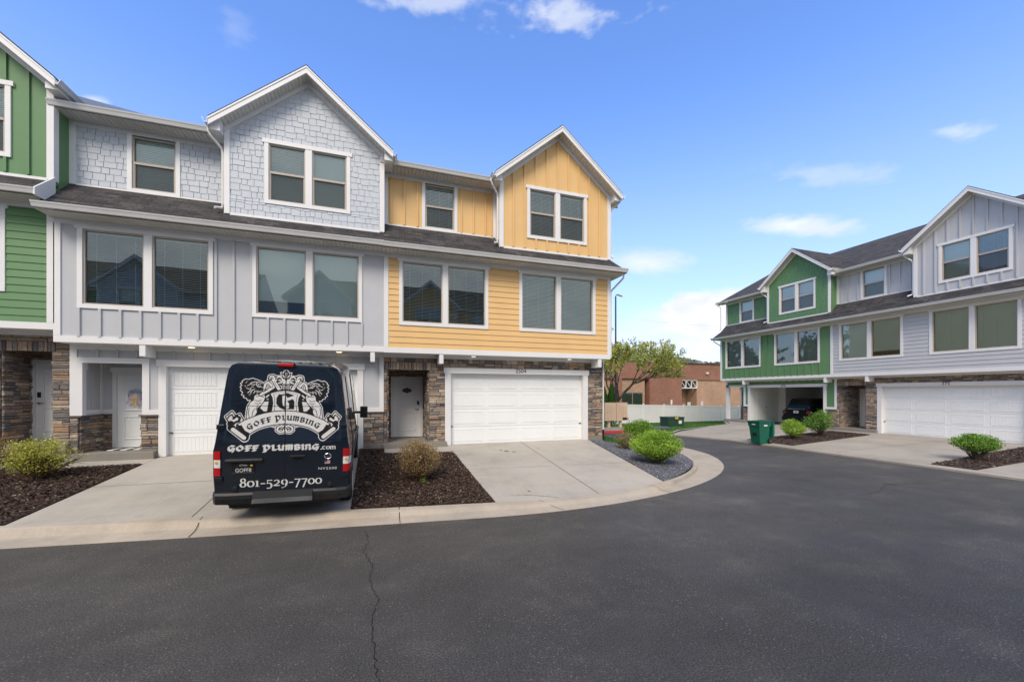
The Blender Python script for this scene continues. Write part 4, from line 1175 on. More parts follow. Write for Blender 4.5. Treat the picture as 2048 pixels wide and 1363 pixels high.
# ------------------------------------------------------------------ plants
def rvec(rnd):
    while True:
        v = Vector((rnd.uniform(-1, 1), rnd.uniform(-1, 1), rnd.uniform(-1, 1)))
        if .05 < v.length < 1: return v.normalized()
def leaf(mb, p, s, rnd, col, ar=.5, updir=.5):
    n = (rvec(rnd) + Vector((0, 0, updir))).normalized(); t = n.cross(rvec(rnd)).normalized(); b = n.cross(t)
    mb.face([p - t * s, p - b * s * ar - n * s * .1, p + t * s, p + b * s * ar - n * s * .1], 0, col)
def limb(mb, a, b, r0, r1, rnd, n=5, wob=.08, sides=5):
    pts = []; L = (b - a).length
    for k in range(n + 1):
        t = k / n; p = a.lerp(b, t)
        if 0 < k < n: p = p + rvec(rnd) * L * wob * .4
        pts.append(p)
    mb.tube(pts, [r0 + (r1 - r0) * k / n for k in range(n + 1)], sides, cap=False); return pts
def bush(name, label, loc, rx, rz, n, size, cols, seed, cat='bush', group=None, hole=.25, taper=.35, twigs=30, spiky=0, clumps=70, base=.12, twigmat='bark', core=.55):
    rnd = random.Random(seed); T = thing(name, label, cat, loc, 0, group)
    C = Vector((0, 0, base + rz)); cl = []
    amp = [(rvec(rnd), rnd.uniform(2, 4), rnd.uniform(0, 6)) for _ in range(6)]
    def R(d): return 1 + .075 * sum(sin(f * d.dot(a) + ph) for a, f, ph in amp)
    for _ in range(clumps):
        d = rvec(rnd)
        if d.z < -.75: d.z *= -1
        cl.append((d, rnd.uniform(core, 1) * R(d) * (1 + (rnd.uniform(0, .25) if rnd.random() < .3 else 0) * (1 + spiky)), rnd.uniform(.75, 1.25)))
    mb = MB()
    for k in range(n):
        d, r, br = rnd.choice(cl)
        sp = .20 * (1 - .5 * hole)
        q = d * r + Vector((rnd.gauss(0, sp), rnd.gauss(0, sp), rnd.gauss(0, sp)))
        if rnd.random() < .25: dd = rvec(rnd); q = dd * R(dd) * rnd.uniform(.6, 1.0)
        if q.length > 1.22 + spiky * .3: continue
        w = 1 - taper * max(0, -q.z) ** 1.2
        p = C + Vector((q.x * rx * w, q.y * rx * w, q.z * rz))
        if p.z < .03: continue
        leaf(mb, p, size * rnd.uniform(.6, 1.25), rnd, mul(rnd.choice(cols), br * rnd.uniform(.8, 1.2)))
    mb.build('foliage', 'leaf', T)
    tw = MB()
    for k in range(twigs):
        d, r, br = rnd.choice(cl); e = C + Vector((d.x * rx * r, d.y * rx * r, d.z * rz * r)) * .95
        if e.z < .1: continue
        a = Vector((rnd.uniform(-.05, .05), rnd.uniform(-.05, .05), -.05)); mid = a.lerp(e, .45) + Vector((0, 0, .05)) + rvec(rnd) * .04
        tw.tube([a, mid, e], [.014, .008, .003], 4, cap=False)
        for _ in range(2):
            f = mid.lerp(e, rnd.uniform(.0, .7)); g_ = f + (e - mid).length * .6 * (rvec(rnd) + (e - mid).normalized()).normalized(); tw.tube([f, g_], [.005, .002], 3, cap=False)
    tw.build('stems', twigmat, T)
    return T
LG = [(.27, .44, .035), (.34, .53, .05), (.17, .32, .03), (.42, .58, .08)]
DG = [(.12, .26, .03), (.17, .33, .04), (.08, .19, .025), (.23, .40, .05)]
bush('bush', 'large clipped bright green bush on the grey gravel corner', (7.48, 9.5, .23), .575, .40, 19000, .023, LG, 1, taper=.5, clumps=150, base=.10, core=.68, spiky=.35, twigs=60)
bush('bush', 'rounder green bush half hidden behind the large gravel corner bush', (8.85, 12.2, .22), .52, .46, 9000, .027, DG + LG[:2], 2, clumps=70, base=.1)
bush('shrub', 'small straw coloured shrub at the corner of the yellow house', (7.92, 11.65, .30), .33, .27, 3600, .020, [(.32, .27, .12), (.25, .24, .09), (.40, .33, .18), (.18, .2, .06)], 3, cat='shrub', spiky=.5, twigmat='twig', twigs=50, base=.05, clumps=40)
bush('shrub', 'half bare brown shrub ball in the bark bed beside the van', (.84, 9.32, .22), .46, .40, 9500, .016, [(.40, .25, .12), (.48, .32, .17), (.28, .17, .08), (.42, .28, .12), (.32, .32, .09)], 4, cat='shrub', twigs=190, twigmat='twig', base=.14, clumps=220, core=.5, taper=.35)
bush('shrub', 'spreading yellow green shrub in the bark bed at the left edge', (-7.0, 11.3, .39), .52, .38, 4600, .024, [(.52, .50, .06), (.42, .44, .05), (.58, .54, .10), (.28, .32, .05)], 5, cat='shrub', twigs=130, twigmat='twig', spiky=.9, clumps=80, base=.08, core=.5, taper=.5)
bush('shrub', 'reddish bare shrub cut by the left edge of the photo', (-8.35, 12.15, .46), .50, .36, 2600, .02, [(.30, .15, .09), (.36, .22, .10), (.25, .22, .07)], 6, cat='shrub', twigs=110, twigmat='twig', spiky=.8, clumps=60, base=.08)
bush('bush', 'round clipped green bush nearest the green bin', (18.35, 13.55, .10), .46, .36, 5500, .030, LG, 7, base=.14, clumps=70, core=.72, twigs=30, spiky=.25)
bush('bush', 'looser darker green bush beside the open garage', (20.4, 13.75, .13), .56, .56, 4600, .034, DG, 8, spiky=.6, base=.1, clumps=50)
bush('bush', 'flat topped green bush on bare stems before garage number 375', (18.15, 7.45, .10), .50, .27, 7500, .026, DG + LG[:1], 9, base=.26, clumps=80, taper=.3, twigs=60, spiky=.2)
# sprout at the foot of the brown shrub
bush('sprout', 'tiny green sprout at the foot of the brown shrub', (.92, 9.18, .21), .09, .07, 160, .022, LG, 19, cat='plant', twigs=3, clumps=10, base=.01)

def arbor(label, loc, h, r, seed):
    rnd = random.Random(seed); T = thing('arborvitae', label, 'tree', loc, 0, 'arborvitae behind the mailboxes'); mb = MB()
    for k in range(5200):
        t = rnd.random() ** .7; z = .1 + t * h * .98; rr = r * (1 - t ** 1.7) * rnd.uniform(.6, 1.05) * (1 + .12 * sin(5 * rnd.random() * 6)) + .02; a = rnd.uniform(0, 2 * pi)
        s = rnd.uniform(.03, .06); p = Vector((cos(a) * rr, sin(a) * rr, z)); out = Vector((cos(a) * .35, sin(a) * .35, 1)).normalized(); sd_ = out.cross(Vector((cos(a), sin(a), 0))).normalized()
        c = mul(rnd.choice(((.035, .10, .02), (.05, .14, .025), (.075, .18, .03))), rnd.uniform(.8, 1.2))
        mb.face([p - sd_ * s * .5, p + sd_ * s * .5, p + out * s * 2.2 + sd_ * s * .3, p + out * s * 2.4 - sd_ * s * .2], 0, c)
    mb.build('crown', 'leaf', T); t = MB(); t.tube([(0, 0, -.5), (0, 0, h * .6)], [.06, .02], 6); t.build('trunk', 'bark', T)
arbor('left arborvitae cone behind the tan mailboxes', (14.96, 24.6, -.05), 2.65, .5, 1)
arbor('right arborvitae cone behind the tan mailboxes, next to the lamp pole', (15.62, 24.7, -.05), 2.85, .48, 2)

def tree(label, loc, h, spread, seed, cols, leafn=7, lsize=.075, lean=(0, 0), trunk_r=.22, depth=5, name='tree', group=None, first=.22):
    rnd = random.Random(seed); T = thing(name, label, 'tree', loc, 0, group); tb = MB(); lf = MB()
    def grow(a, d, L, r, dep):
        b = a + d * L; pts = limb(tb, a, b, r, r * .62, rnd, 4, .10, 6 if dep > 3 else 4)
        if dep <= 2:
            for p in pts[1:]:
                for _ in range(leafn):
                    hh = (p.z / h); c = cols[min(len(cols) - 1, int((1 - hh) * len(cols) * 1.15))] if rnd.random() < .75 else rnd.choice(cols)
                    leaf(lf, p + rvec(rnd) * rnd.uniform(0, .28), lsize * rnd.uniform(.6, 1.3), rnd, mul(c, rnd.uniform(.75, 1.25)), .6)
        if dep == 0: return
        for k in range(3 if dep > 1 else 2):
            nd = (d * .9 + rvec(rnd) * (.62 if dep < 5 else .75) + Vector((lean[0], lean[1], .14)) * .45).normalized()
            if nd.z < -.1: nd.z = abs(nd.z) * .3; nd.normalize()
            nd = Vector((nd.x * spread, nd.y * spread, nd.z)).normalized()
            grow(b, nd, L * rnd.uniform(.68, .88), r * .58, dep - 1)
    p0 = Vector((0, 0, -.4)); p1 = Vector((0, 0, h * first)); limb(tb, p0, p1, trunk_r, trunk_r * .8, rnd, 3, .05, 9)
    for k in range(5):
        a = 2 * pi * k / 5 + rnd.uniform(-.4, .4); d = Vector((cos(a) * spread * .8 + lean[0], sin(a) * spread * .8 + lean[1], .75)).normalized()
        grow(p1 + Vector((0, 0, rnd.uniform(-.1, .25))), d, h * .27 * rnd.uniform(.75, 1.1), trunk_r * .5, depth - 1)
    tb.build('trunk', 'bark', T); lf.build('crown', 'leaf', T); return T
TC = [(.42, .42, .06), (.44, .46, .08), (.46, .46, .14), (.54, .52, .30)]
tree('spreading spring tree with sparse yellow green leaves behind the mailboxes', (21.6, 33, -.5), 9.0, .80, 12, TC, 10, .085, (.16, -.05), .24, 5)
TB = [(.20, .24, .08), (.16, .22, .06), (.12, .17, .05)]
for i, (u, Y, h, lab) in enumerate(((1436, 84, 8.8, 'tallest far tree above the brick building, against the green house'), (1412, 88, 8.2, 'low far tree above the middle of the brick roof'), (1380, 92, 8.6, 'far tree above the brick roof beside the spring tree'), (1330, 96, 9.4, 'far tree behind the lower right limbs of the spring tree'))):
    x, y, z = at(u, 780, Y); tree(lab, (x, y, -1), h, 1.25, 30 + i, TB, 5, .24, trunk_r=.25, depth=4, group='far trees above the brick building', first=.18)

t0 = tree('tall tree behind the yellow end house, mirrored in the green house windows', (6.0, 44, -.8), 13, 1.2, 61, [(.10, .20, .04), (.08, .16, .035)], 8, .22, trunk_r=.35, depth=4, group='trees behind the left row')
for k_, (x_, y_, a_, lab_) in enumerate(((-4, 40, 1.3, 'second tree behind the left row, mirrored in the grey house windows'), (13, 50, 2.6, 'farthest tree behind the yellow end house'), (-14, 37, 4.0, 'third tree behind the grey house of the left row'))):
    c = copy_tree(t0); c.location = (x_, y_, -.8); c.rotation_euler = (0, 0, a_); c['label'] = lab_
# ------------------------------------------------------------------ brick building beyond the fence
def brick_mat(name, c1, c2, mo, w=.22, h=.075):
    m = Mat(name); tcn = m.n('ShaderNodeTexCoord'); b = m.n('ShaderNodeTexBrick'); m.l(tcn.outputs['UV'], b.inputs['Vector'])
    b.inputs['Scale'].default_value = 1; b.inputs['Brick Width'].default_value = w; b.inputs['Row Height'].default_value = h; b.inputs['Mortar Size'].default_value = .006
    b.inputs['Color1'].default_value = (*c1, 1); b.inputs['Color2'].default_value = (*c2, 1); b.inputs['Mortar'].default_value = (*mo, 1)
    m.col(m.mix(1.0, b.outputs[0], m.ramp(m.noise(.4, 6, .7), [(.3, (.85, .85, .85)), (.7, (1.15, 1.13, 1.1))]), 'MULTIPLY')); m.rough(.9); m.bump(m.math('MULTIPLY', b.outputs['Fac'], -1), .5, .01); return m.m
M['brick'] = brick_mat('red_brown_brick', (.25, .105, .072), (.32, .145, .10), (.28, .18, .14), .3, .1)
M['block'] = brick_mat('tan_block', (.40, .245, .165), (.46, .29, .20), (.30, .19, .13), .4, .2)
def uvbox(mb, x0, y0, z0, x1, y1, z1, m=0):
    for P, uv in (([(x0, y0, z0), (x1, y0, z0), (x1, y0, z1), (x0, y0, z1)], lambda p: (p[0], p[2])), ([(x1, y1, z0), (x0, y1, z0), (x0, y1, z1), (x1, y1, z1)], lambda p: (p[0], p[2])),
                  ([(x0, y1, z0), (x0, y0, z0), (x0, y0, z1), (x0, y1, z1)], lambda p: (p[1], p[2])), ([(x1, y0, z0), (x1, y1, z0), (x1, y1, z1), (x1, y0, z1)], lambda p: (p[1], p[2])),
                  ([(x0, y0, z1), (x1, y0, z1), (x1, y1, z1), (x0, y1, z1)], lambda p: (p[0], p[1])), ([(x0, y1, z0), (x1, y1, z0), (x1, y0, z0), (x0, y0, z0)], lambda p: (p[0], p[1]))):
        mb.face(P, m, None, [uv(p) for p in P])
BR = thing('brick_building', 'low red brown brick building with tan walls beyond the white fence', 'building', (0, 48, -1))
w = MB()
uvbox(w, 20, .3, 0, 36.05, 14, 5.35, 1); uvbox(w, 45.35, .3, 0, 75, 14, 5.25, 1); uvbox(w, 36.6, 2.6, 0, 45.4, 14, 5.25, 1)
w.build('tan_wall', ['brick', 'block'], BR)
w = MB(); uvbox(w, 20, 0, 5.35, 42.3, 14, 7.72); w.build('parapet', 'brick', BR)
w = MB(); uvbox(w, 42.3, .15, 5.25, 75, 14, 7.70); w.build('parapet', 'brick', BR)
w = MB(); uvbox(w, 36.6, -.12, 0, 42.25, 3, 5.35); w.build('brick_pier', 'brick', BR)
w = MB(); uvbox(w, 30.3, -.1, 0, 32.0, 1, 5.35); w.build('brick_pier', 'brick', BR)
w = MB(); w.box(19.9, -.06, 7.72, 75.1, .3, 7.84); w.build('coping', M['stone_cap'], BR)
w = MB(); w.box(32.15, .2, 1.0, 35.6, .29, 3.35); k = w.build('window', M['dark'], BR)
w = MB(); w.face([(32.2, .19, 1.1), (35.5, .19, 1.1), (35.5, .19, 3.3), (32.2, .19, 3.3)]); w.build('pane', 'glass', k)
w = MB(); w.box(33.85, .15, 1.0, 33.95, .2, 3.35); w.build('mullion', 'brick', k)
tr = MB(); za, zb_ = 4.05, 5.2
for z in (za, zb_): tr.box(42.3, .2, z - .07, 45.35, .34, z + .07)
for k in range(4): tr.box(42.3 + k * 1.01 - .05, .2, za, 42.3 + k * 1.01 + .05, .34, zb_)
for k in range(3): tr.tube([(42.35 + k * 1.01, .27, zb_ - .05), (43.25 + k * 1.01, .27, za + .05)], .06, 6)
tr.build('entry_truss', 'white', BR)
w = MB(); w.box(43.0, 2.5, 0, 43.9, 2.62, 3.4); w.build('door', 'dark', BR)
for (x, z) in ((46.9, 6.15),):
    w = MB(); w.box(x, -.1, z, x + .35, .15, z + .28); w.build('wall_light', 'white', BR, bevel=.03)
for x in (31.5, 38.2, 47.8):
    w = MB(); w.box(x, 2.5, 7.7, x + 1.3, 3.7, 8.15); w.build('roof_vent', 'white', BR)

# ------------------------------------------------------------------ white fence
fence = thing('vinyl_fence', 'long white vinyl privacy fence behind the lawn', 'fence', (0, 31, -.55))
fx = [16.2 + 2.27 * k for k in range(0, 10)]
ft = lambda x: 1.95 - (x - 16) * .024
for i, x in enumerate(fx):
    p = MB(); zt = ft(x); p.box(x - .065, -.065, 0, x + .065, .065, zt); p.face([(x - .08, -.08, zt), (x + .08, -.08, zt), (x, 0, zt + .09)]); p.face([(x + .08, -.08, zt), (x + .08, .08, zt), (x, 0, zt + .09)]); p.face([(x + .08, .08, zt), (x - .08, .08, zt), (x, 0, zt + .09)]); p.face([(x - .08, .08, zt), (x - .08, -.08, zt), (x, 0, zt + .09)])
    p.build('post', 'vinyl' if 'vinyl' in M else 'white', fence)
    if i < len(fx) - 1:
        q = MB(); a, b = x + .065, fx[i + 1] - .065; n = 14
        for k in range(n):
            xa = a + (b - a) * k / n; q.box(xa + .004, -.012, .1, xa + (b - a) / n - .004, .012, ft(x + 1) - .12)
        q.box(a, -.03, 0, b, .03, .14); q.prism([(a, ft(a) - .17), (b, ft(b) - .17), (b, ft(b) - .03), (a, ft(a) - .03)], -.03, .03)
        q.build('panel', 'white', fence)

# ------------------------------------------------------------------ street lamp, wire, signs
L = thing('street_lamp', 'tall dark lamp pole with a small arm behind the mailboxes', 'street lamp', (21.35, 33, -.6))
m_ = MB(); m_.tube([(0, 0, 0), (0, 0, 12.1)], [.11, .075], 10); m_.build('pole', 'dark_bronze' if 'dark_bronze' in M else 'num', L)
m_ = MB(); m_.tube([(0, 0, 12.05), (.03, 0, 12.2), (.15, -.03, 12.27), (.36, -.05, 12.25)], .05, 8); m_.build('arm', 'num', L)
m_ = MB(); m_.prism([(.3, 12.2), (.72, 12.12), (.70, 12.22), (.45, 12.32), (.3, 12.3)], -.2, .1); m_.build('lamp_head', 'gutter', L)
wire = MB(); A, B = Vector(at(1180, 622, 60)), Vector(at(1460, 652, 60))
pts = [A.lerp(B, k / 12) - Vector((0, 0, .6 * (1 - (2 * k / 12 - 1) ** 2))) for k in range(13)]; A2 = pts[0] + (pts[0] - pts[1]) * 14; B2 = pts[-1] + (pts[-1] - pts[-2]) * 14
wire.tube([A2] + pts + [B2], .017, 5); tag(wire.build('power_line', 'gutter'), 'thin power line crossing the sky between the houses', 'cable')
def sign(lab, u, v0, v1, wpx, mark, Y=40, col='white'):
    x, y, z = at(u, v0, Y); x1, _, z1 = at(u, v1, Y); wv = wpx * .0255 * Y / 22
    T = thing('parking_sign', lab, 'sign', (x, y, -.9), radians(-12), 'small signs behind the white fence')
    m_ = MB(); m_.box(-wv / 2, -.01, z1 + .9, wv / 2, .01, z + .9); s = m_.build('board', col, T)
    m_ = MB(); m_.tube([(0, .03, 0), (0, .03, z + .85)], .025, 6); m_.build('post', 'gutter', T)
    if mark:
        m_ = MB(); h = z - z1; m_.box(-wv * .12, -.016, z1 + .9 + h * .22, wv * .12, -.011, z1 + .9 + h * .80); m_.build('marking', 'dark', s)
sign('small white sign above the fence, left of the marked one', 1343, 799, 808, 4.5, False)
sign('white sign with a dark upright mark above the fence', 1378, 804, 813, 8, True)
M['pink'] = paint('pale_pink_sign', (.62, .52, .58), .5, .05, 0)
sign('pale pink sign above the fence, before the tan wall', 1404, 802, 813, 6.5, False, col='pink')

# ------------------------------------------------------------------ mailboxes
M['mail'] = paint('tan_mailbox', (.62, .47, .34), .45, .05, .05)
def mailbox(lab, x, openbox):
    T = thing('mailbox_cluster', lab, 'mailbox', (x, 21.5, .14), 0, 'cluster mailboxes on the pad')
    b = MB(); b.box(-.39, -.20, .42, .39, .22, 1.50); b.box(-.40, -.215, 1.50, .40, .235, 1.53); k = b.build('cabinet', 'mail', T, bevel=.006)
    for c in range(2):
        rows = 8 if c == 0 else 7
        for r in range(rows):
            z0 = .62 + r * .105; xa = -.33 + c * .35
            if c == 1 and r >= 5: z0 += .04
            d = MB(); d.box(xa + .01, -.218, z0, xa + .30, -.20, z0 + .082); d.build('mail_door', 'mail', k, bevel=.004)
            if True:
                q = MB(); q.box(xa + .13, -.223, z0 + .03, xa + .18, -.218, z0 + .052); q.build('number_plate', 'gutter', k)
    if openbox:
        d = MB(); d.box(.03, -.206, .46, .33, -.201, .60); d.build('open_compartment', 'dark', k); d = MB(); d.box(.33, -.40, .45, .345, -.21, .61); d.build('parcel_door', 'mail', k)
    else:
        for xa in (-.33, .02): d = MB(); d.box(xa, -.214, .46, xa + .31, -.20, .60); d.build('parcel_door', 'mail', k)
    p = MB(); p.box(-.07, -.06, 0, .07, .08, .42); p.box(-.18, -.15, 0, .18, .17, .015); p.build('pedestal', 'mail', T)
mailbox('left tan cluster mailbox at the end of the alley', 13.42, False)
mailbox('right tan cluster mailbox with its lower parcel door hanging open', 14.24, True)

# ------------------------------------------------------------------ utility boxes
M['util'] = paint('utility_green', (.022, .060, .042), .45, .15, .05)
M['util2'] = paint('utility_grey_green', (.075, .095, .075), .6, .15, .1)
M['sticker_y'] = paint('yellow_sticker', (.65, .42, .03), .5, .2, 0)
T = thing('transformer', 'dark green transformer box on the lawn before the white fence', 'utility box', (18.25, 21.6, .02), 0)
b = MB(); b.box(-.62, -.42, .04, .62, .42, .66); b.box(-.64, -.45, .60, .64, .45, .69); k = b.build('cabinet', 'util', T, bevel=.02)
b = MB(); b.box(-.13, -.458, .56, .12, -.452, .69); b.build('warning_label', 'sticker_y', k); b = MB(); b.box(.18, -.425, .26, .42, -.421, .46); b.build('info_label', 'gutter', k)
b = MB(); b.box(-.02, -.427, .06, .0, -.42, .58); b.build('door_seam', 'dark', k); b = MB(); b.box(-.7, -.5, -.1, .7, .5, .05); b.build('pad', 'stoop', T)
T = thing('pedestal_box', 'low grey green utility box with a two part lid behind the corner bushes', 'utility box', (10.1, 12.85, .13), 0)
b = MB(); b.box(-.42, -.24, 0, .42, .24, .74); k = b.build('cabinet', 'util2', T, bevel=.012)
for s in (-1, 1): b = MB(); b.box(min(s * .005, s * .45), -.27, .74, max(s * .005, s * .45), .27, .82); b.build('lid', 'util2', T, bevel=.02)

# ------------------------------------------------------------------ green wheelie bin, lid hanging open
M['bin'] = paint('bin_green', (.0, .105, .065), .45, .1, .05)
T = thing('wheelie_bin', 'green wheelie bin at the kerb with its lid hanging open', 'bin', (15.78, 13.15, .05), 0); T.scale = (.88, .88, .97)
def frust(mb, x0, x1, y0, y1, z0, X0, X1, Y0, Y1, z1):
    a = [(x0, y0, z0), (x1, y0, z0), (x1, y1, z0), (x0, y1, z0)]; b = [(X0, Y0, z1), (X1, Y0, z1), (X1, Y1, z1), (X0, Y1, z1)]
    for k in range(4): mb.face([a[k], a[(k + 1) % 4], b[(k + 1) % 4], b[k]])
    mb.face(a[::-1]); return b
b = MB(); frust(b, -.27, .27, -.24, .24, .03, -.36, .32, -.29, .29, .78); frust(b, -.38, .36, -.31, .31, .78, -.42, .42, -.33, .33, 1.0)
frust(b, -.34, .30, -.27, .27, .80, -.39, .39, -.30, .30, 1.0); b.box(-.45, -.36, .98, .43, -.31, 1.03); b.box(-.45, .31, .98, .43, .36, 1.03); b.box(-.45, -.31, .98, -.40, .31, 1.03); b.box(.39, -.31, .98, .45, .31, 1.03)
bo = b.build('body', 'bin', T, bevel=.008)
b = MB(); b.box(-.345, -.10, .38, -.315, .10, .50); b.build('grab_bar', 'dark', bo)
b = MB(); b.box(-.1, -.322, .80, .12, -.318, .86); b.build('white_stamp', 'white', bo); b = MB(); b.box(-.405, -.1, .86, -.401, .1, .90); b.build('white_stamp', 'white', bo)
b = MB(); b.box(.47, -.34, .28, .53, .34, 1.0); b.prism([(.47, .28), (.53, .28), (.62, .40), (.62, .92), (.53, 1.0)], -.30, .30); b.build('lid', 'bin', T, bevel=.02)
b = MB(); b.tube([(.47, -.28, .98), (.47, .28, .98)], .016, 8); b.build('handle_bar', 'bin', T)
for s in (-1, 1):
    b = MB(); b.cyl((.34, s * .25, .13), (.34, s * .31, .13), .13, n=24); w_ = b.build('wheel', 'dark', T); b = MB(); b.cyl((.34, s * .312, .13), (.34, s * .318, .13), .06, n=16); b.build('hub', 'util2', w_)

# ------------------------------------------------------------------ dark SUV in the open garage
M['suv'] = paint('black_car_paint', (.006, .006, .008), .18, .1, 0); M['suv'].node_tree.nodes['Principled BSDF'].inputs['Specular IOR Level'].default_value = .25
M['tail_red'] = paint('tail_lamp_red', (.42, .010, .012), .15, .1, 0)
M['tail_clear'] = paint('tail_lamp_clear', (.75, .72, .70), .12, .05, 0)
M['tail_dark'] = paint('dim_tail_lamp', (.13, .012, .012), .3, .1, 0)
M['chrome'] = paint('chrome', (.75, .75, .76), .15, .03, 0, metal=1)
M['rubber'] = paint('tyre_rubber', (.018, .018, .018), .8, .2, .3)
M['dark_glass'] = paint('dark_glass', (.008, .009, .010), .12, 0, 0); M['dark_glass'].node_tree.nodes['Principled BSDF'].inputs['Specular IOR Level'].default_value = .18
def car_loft(mb, stations, prof, top):
    """stations: (y, width factor, z top); prof: (z fraction, half width)"""
    R = []
    for (y, wf, zt, zb_) in stations:
        ring = [(-h * wf, y, zb_ + (zt - zb_) * f) for f, h in prof] + [(h * wf, y, zb_ + (zt - zb_) * f) for f, h in reversed(prof)]
        R.append(ring)
    for a, b in zip(R, R[1:]):
        for k in range(len(a) - 1): mb.face([a[k], a[k + 1], b[k + 1], b[k]])
    mb.face(R[0][::-1]); mb.face(R[-1])
S = thing('parked_car', 'black sport utility car parked inside the open garage', 'car', (25.1, 18.35, .22), radians(-90))
b = MB(); car_loft(b, [(0, .93, .95, .35), (.05, .98, 1.0, .28), (.3, 1, 1.02, .25), (3.0, 1, 1.02, .22), (3.2, 1, .98, .22), (4.5, .95, .86, .25), (4.7, .85, .7, .3)], [(0, .80), (.15, .9), (.6, .93), (.95, .88), (1, .8)], 1)
body = b.build('body', 'suv', S, smooth=False, bevel=.02)
b = MB(); car_loft(b, [(.12, .95, 1.02, .98), (.22, .96, 1.3, .98), (.45, .97, 1.68, .98), (.8, .97, 1.72, .98), (2.6, .95, 1.70, .98), (3.25, .9, 1.05, .98)], [(0, .86), (.5, .78), (.93, .66), (1, .5)], 1)
b.build('cabin', 'dark_glass', S, bevel=.02)
b = MB(); b.box(-.55, -.03, 1.02, .55, .03, 1.05); b.build('chrome_strip', 'chrome', S)
b = MB(); b.box(-.14, -.045, .78, .16, -.03, .92); p_ = b.build('licence_plate', 'white', S)
b = MB(); b.box(-.09, -.049, .82, .11, -.045, .88); b.build('plate_marking', 'num', p_)
for s in (-1, 1):
    b = MB(); b.box(min(s * .66, s * .90), -.035, .72, max(s * .66, s * .90), .12, .93); b.build('tail_light', 'tail_dark', S, bevel=.02)
    for y in (.85, 3.7): b = MB(); b.cyl((s * .92, y, .34), (s * .70, y, .34), .34, n=28); w_ = b.build('wheel', 'rubber', S); b = MB(); b.cyl((s * .925, y, .34), (s * .91, y, .34), .2, n=20); b.build('rim', 'chrome', w_)
b = MB(); b.box(-.9, -.09, .30, .9, .02, .55); b.build('bumper', 'suv', S, bevel=.04)

# ------------------------------------------------------------------ wreath on the grey townhouse's door
WT = thing('door_wreath', 'pastel ribbon wreath of blue, yellow and pink on the white door', 'wreath', (-6.53, LH + 1.37, FL + 1.63))
rnd = random.Random(5); b = MB()
for k in range(42):
    a = 2 * pi * k / 42; c = rnd.choice(((.75, .62, .45), (.7, .55, .5), (.5, .42, .36)))
    p = Vector((cos(a) * .17, rnd.uniform(-.03, 0), sin(a) * .17)); q = p * 1.0 + rvec(rnd) * .06; b.tube([p, q + Vector((0, -.01, 0))], [.006, .002], 4, col=c)
b.tube([(cos(t * pi / 8) * .16, -.01, sin(t * pi / 8) * .16) for t in range(17)], .012, 6, col=(.45, .36, .28)); b.build('ring', 'leaf', WT)
b = MB(); cs = ((.62, .50, .66), (.66, .56, .68), (.80, .62, .22), (.84, .70, .32), (.66, .50, .60), (.55, .45, .62))
for k, c in enumerate(cs):
    x = -.14 + k * .052; L = .22 + .07 * rnd.random(); pts = [Vector((x * .4, -.035, .08)), Vector((x * .8 + rnd.uniform(-.02, .02), -.05, -.06)), Vector((x * 1.3 + rnd.uniform(-.02, .02), -.045, -L))]
    for p, q in zip(pts, pts[1:]): b.face([p + Vector((-.028, 0, 0)), p + Vector((.028, -.01, 0)), q + Vector((.028, 0, 0)), q + Vector((-.028, -.01, 0))], 0, c)
b.build('ribbons', 'leaf', WT)
for s in (-1, 1):
    b = MB(); n = 10
    for k in range(n):
        a, a2 = 2 * pi * k / n, 2 * pi * (k + 1) / n; C = Vector((s * .075, -.055, .12)); b.face([C + Vector((0, -.03, 0)), C + Vector((cos(a) * .06, 0, sin(a) * .05)), C + Vector((cos(a2) * .06, 0, sin(a2) * .05))], 0, (.25, .48, .72))
    b.build('bow', 'leaf', WT)

# oval plaque on the yellow house's door
P = thing('door_plaque', 'dark scalloped sign hung on the white door of the yellow house', 'sign', (.10 + .795, LH + 2.005, FL + 1.80))
b = MB(); pl = [(-.17, 0), (-.13, .055), (-.09, .06), (0, .10), (.09, .06), (.13, .055), (.17, 0), (.13, -.055), (.09, -.06), (0, -.10), (-.09, -.06), (-.13, -.055)]
b.prism(pl, -.012, 0); bo = b.build('board', 'plaque', P); b = MB()
for z, w_ in ((.035, .07), (.005, .11), (-.03, .08)): b.box(-w_, -.014, z - .006, w_, -.012, z + .006)
b.build('lettering', 'util2', bo)

# ------------------------------------------------------------------ the row behind the camera, mirrored in the windows
for i, (src, ox, lab) in enumerate(((yellow, 9.35, 'grey gabled house of the unseen opposite row, right one mirrored in the windows'), (grey_l, 1.45, 'gabled house of the unseen opposite row, middle one mirrored in the windows'), (grey_l, -8.9, 'gabled house of the unseen opposite row, left one mirrored in the windows'), (green_l, -16.6, 'outermost house of the unseen opposite row, mirrored in the leftmost window'))):
    c = copy_tree(src); c.location = (ox, -5.9, .15); c.rotation_euler = (0, 0, pi); c['label'] = lab; c['group'] = 'houses of the opposite row'
# ------------------------------------------------------------------ the van
def van_paint():
    m = Mat('navy_van_paint'); m.col(m.ramp(m.noise(2, 4), [(.3, (.0030, .0075, .0145)), (.7, (.0040, .0095, .0175))])); m.rough(.22)
    m.b.inputs['Coat Weight'].default_value = 1; m.b.inputs['Coat Roughness'].default_value = .04; m.b.inputs['Specular IOR Level'].default_value = .5
    m.bump(m.noise(1.1, 3), .05, .02)
    return m.m
M['van'] = van_paint()
M['vinyl_white'] = paint('white_vinyl_lettering', (.68, .67, .64), .45, .04, 0)
M['vinyl_black'] = paint('black_vinyl', (.008, .008, .009), .4, .1, 0)
M['bumper'] = paint('black_bumper_plastic', (.013, .013, .0145), .5, .3, .5, gs=25)
M['step_scuffed'] = paint('scuffed_step', (.045, .045, .045), .7, .5, .6, gs=30)
M['plate'] = paint('black_licence_plate', (.012, .012, .012), .35, .1, 0)
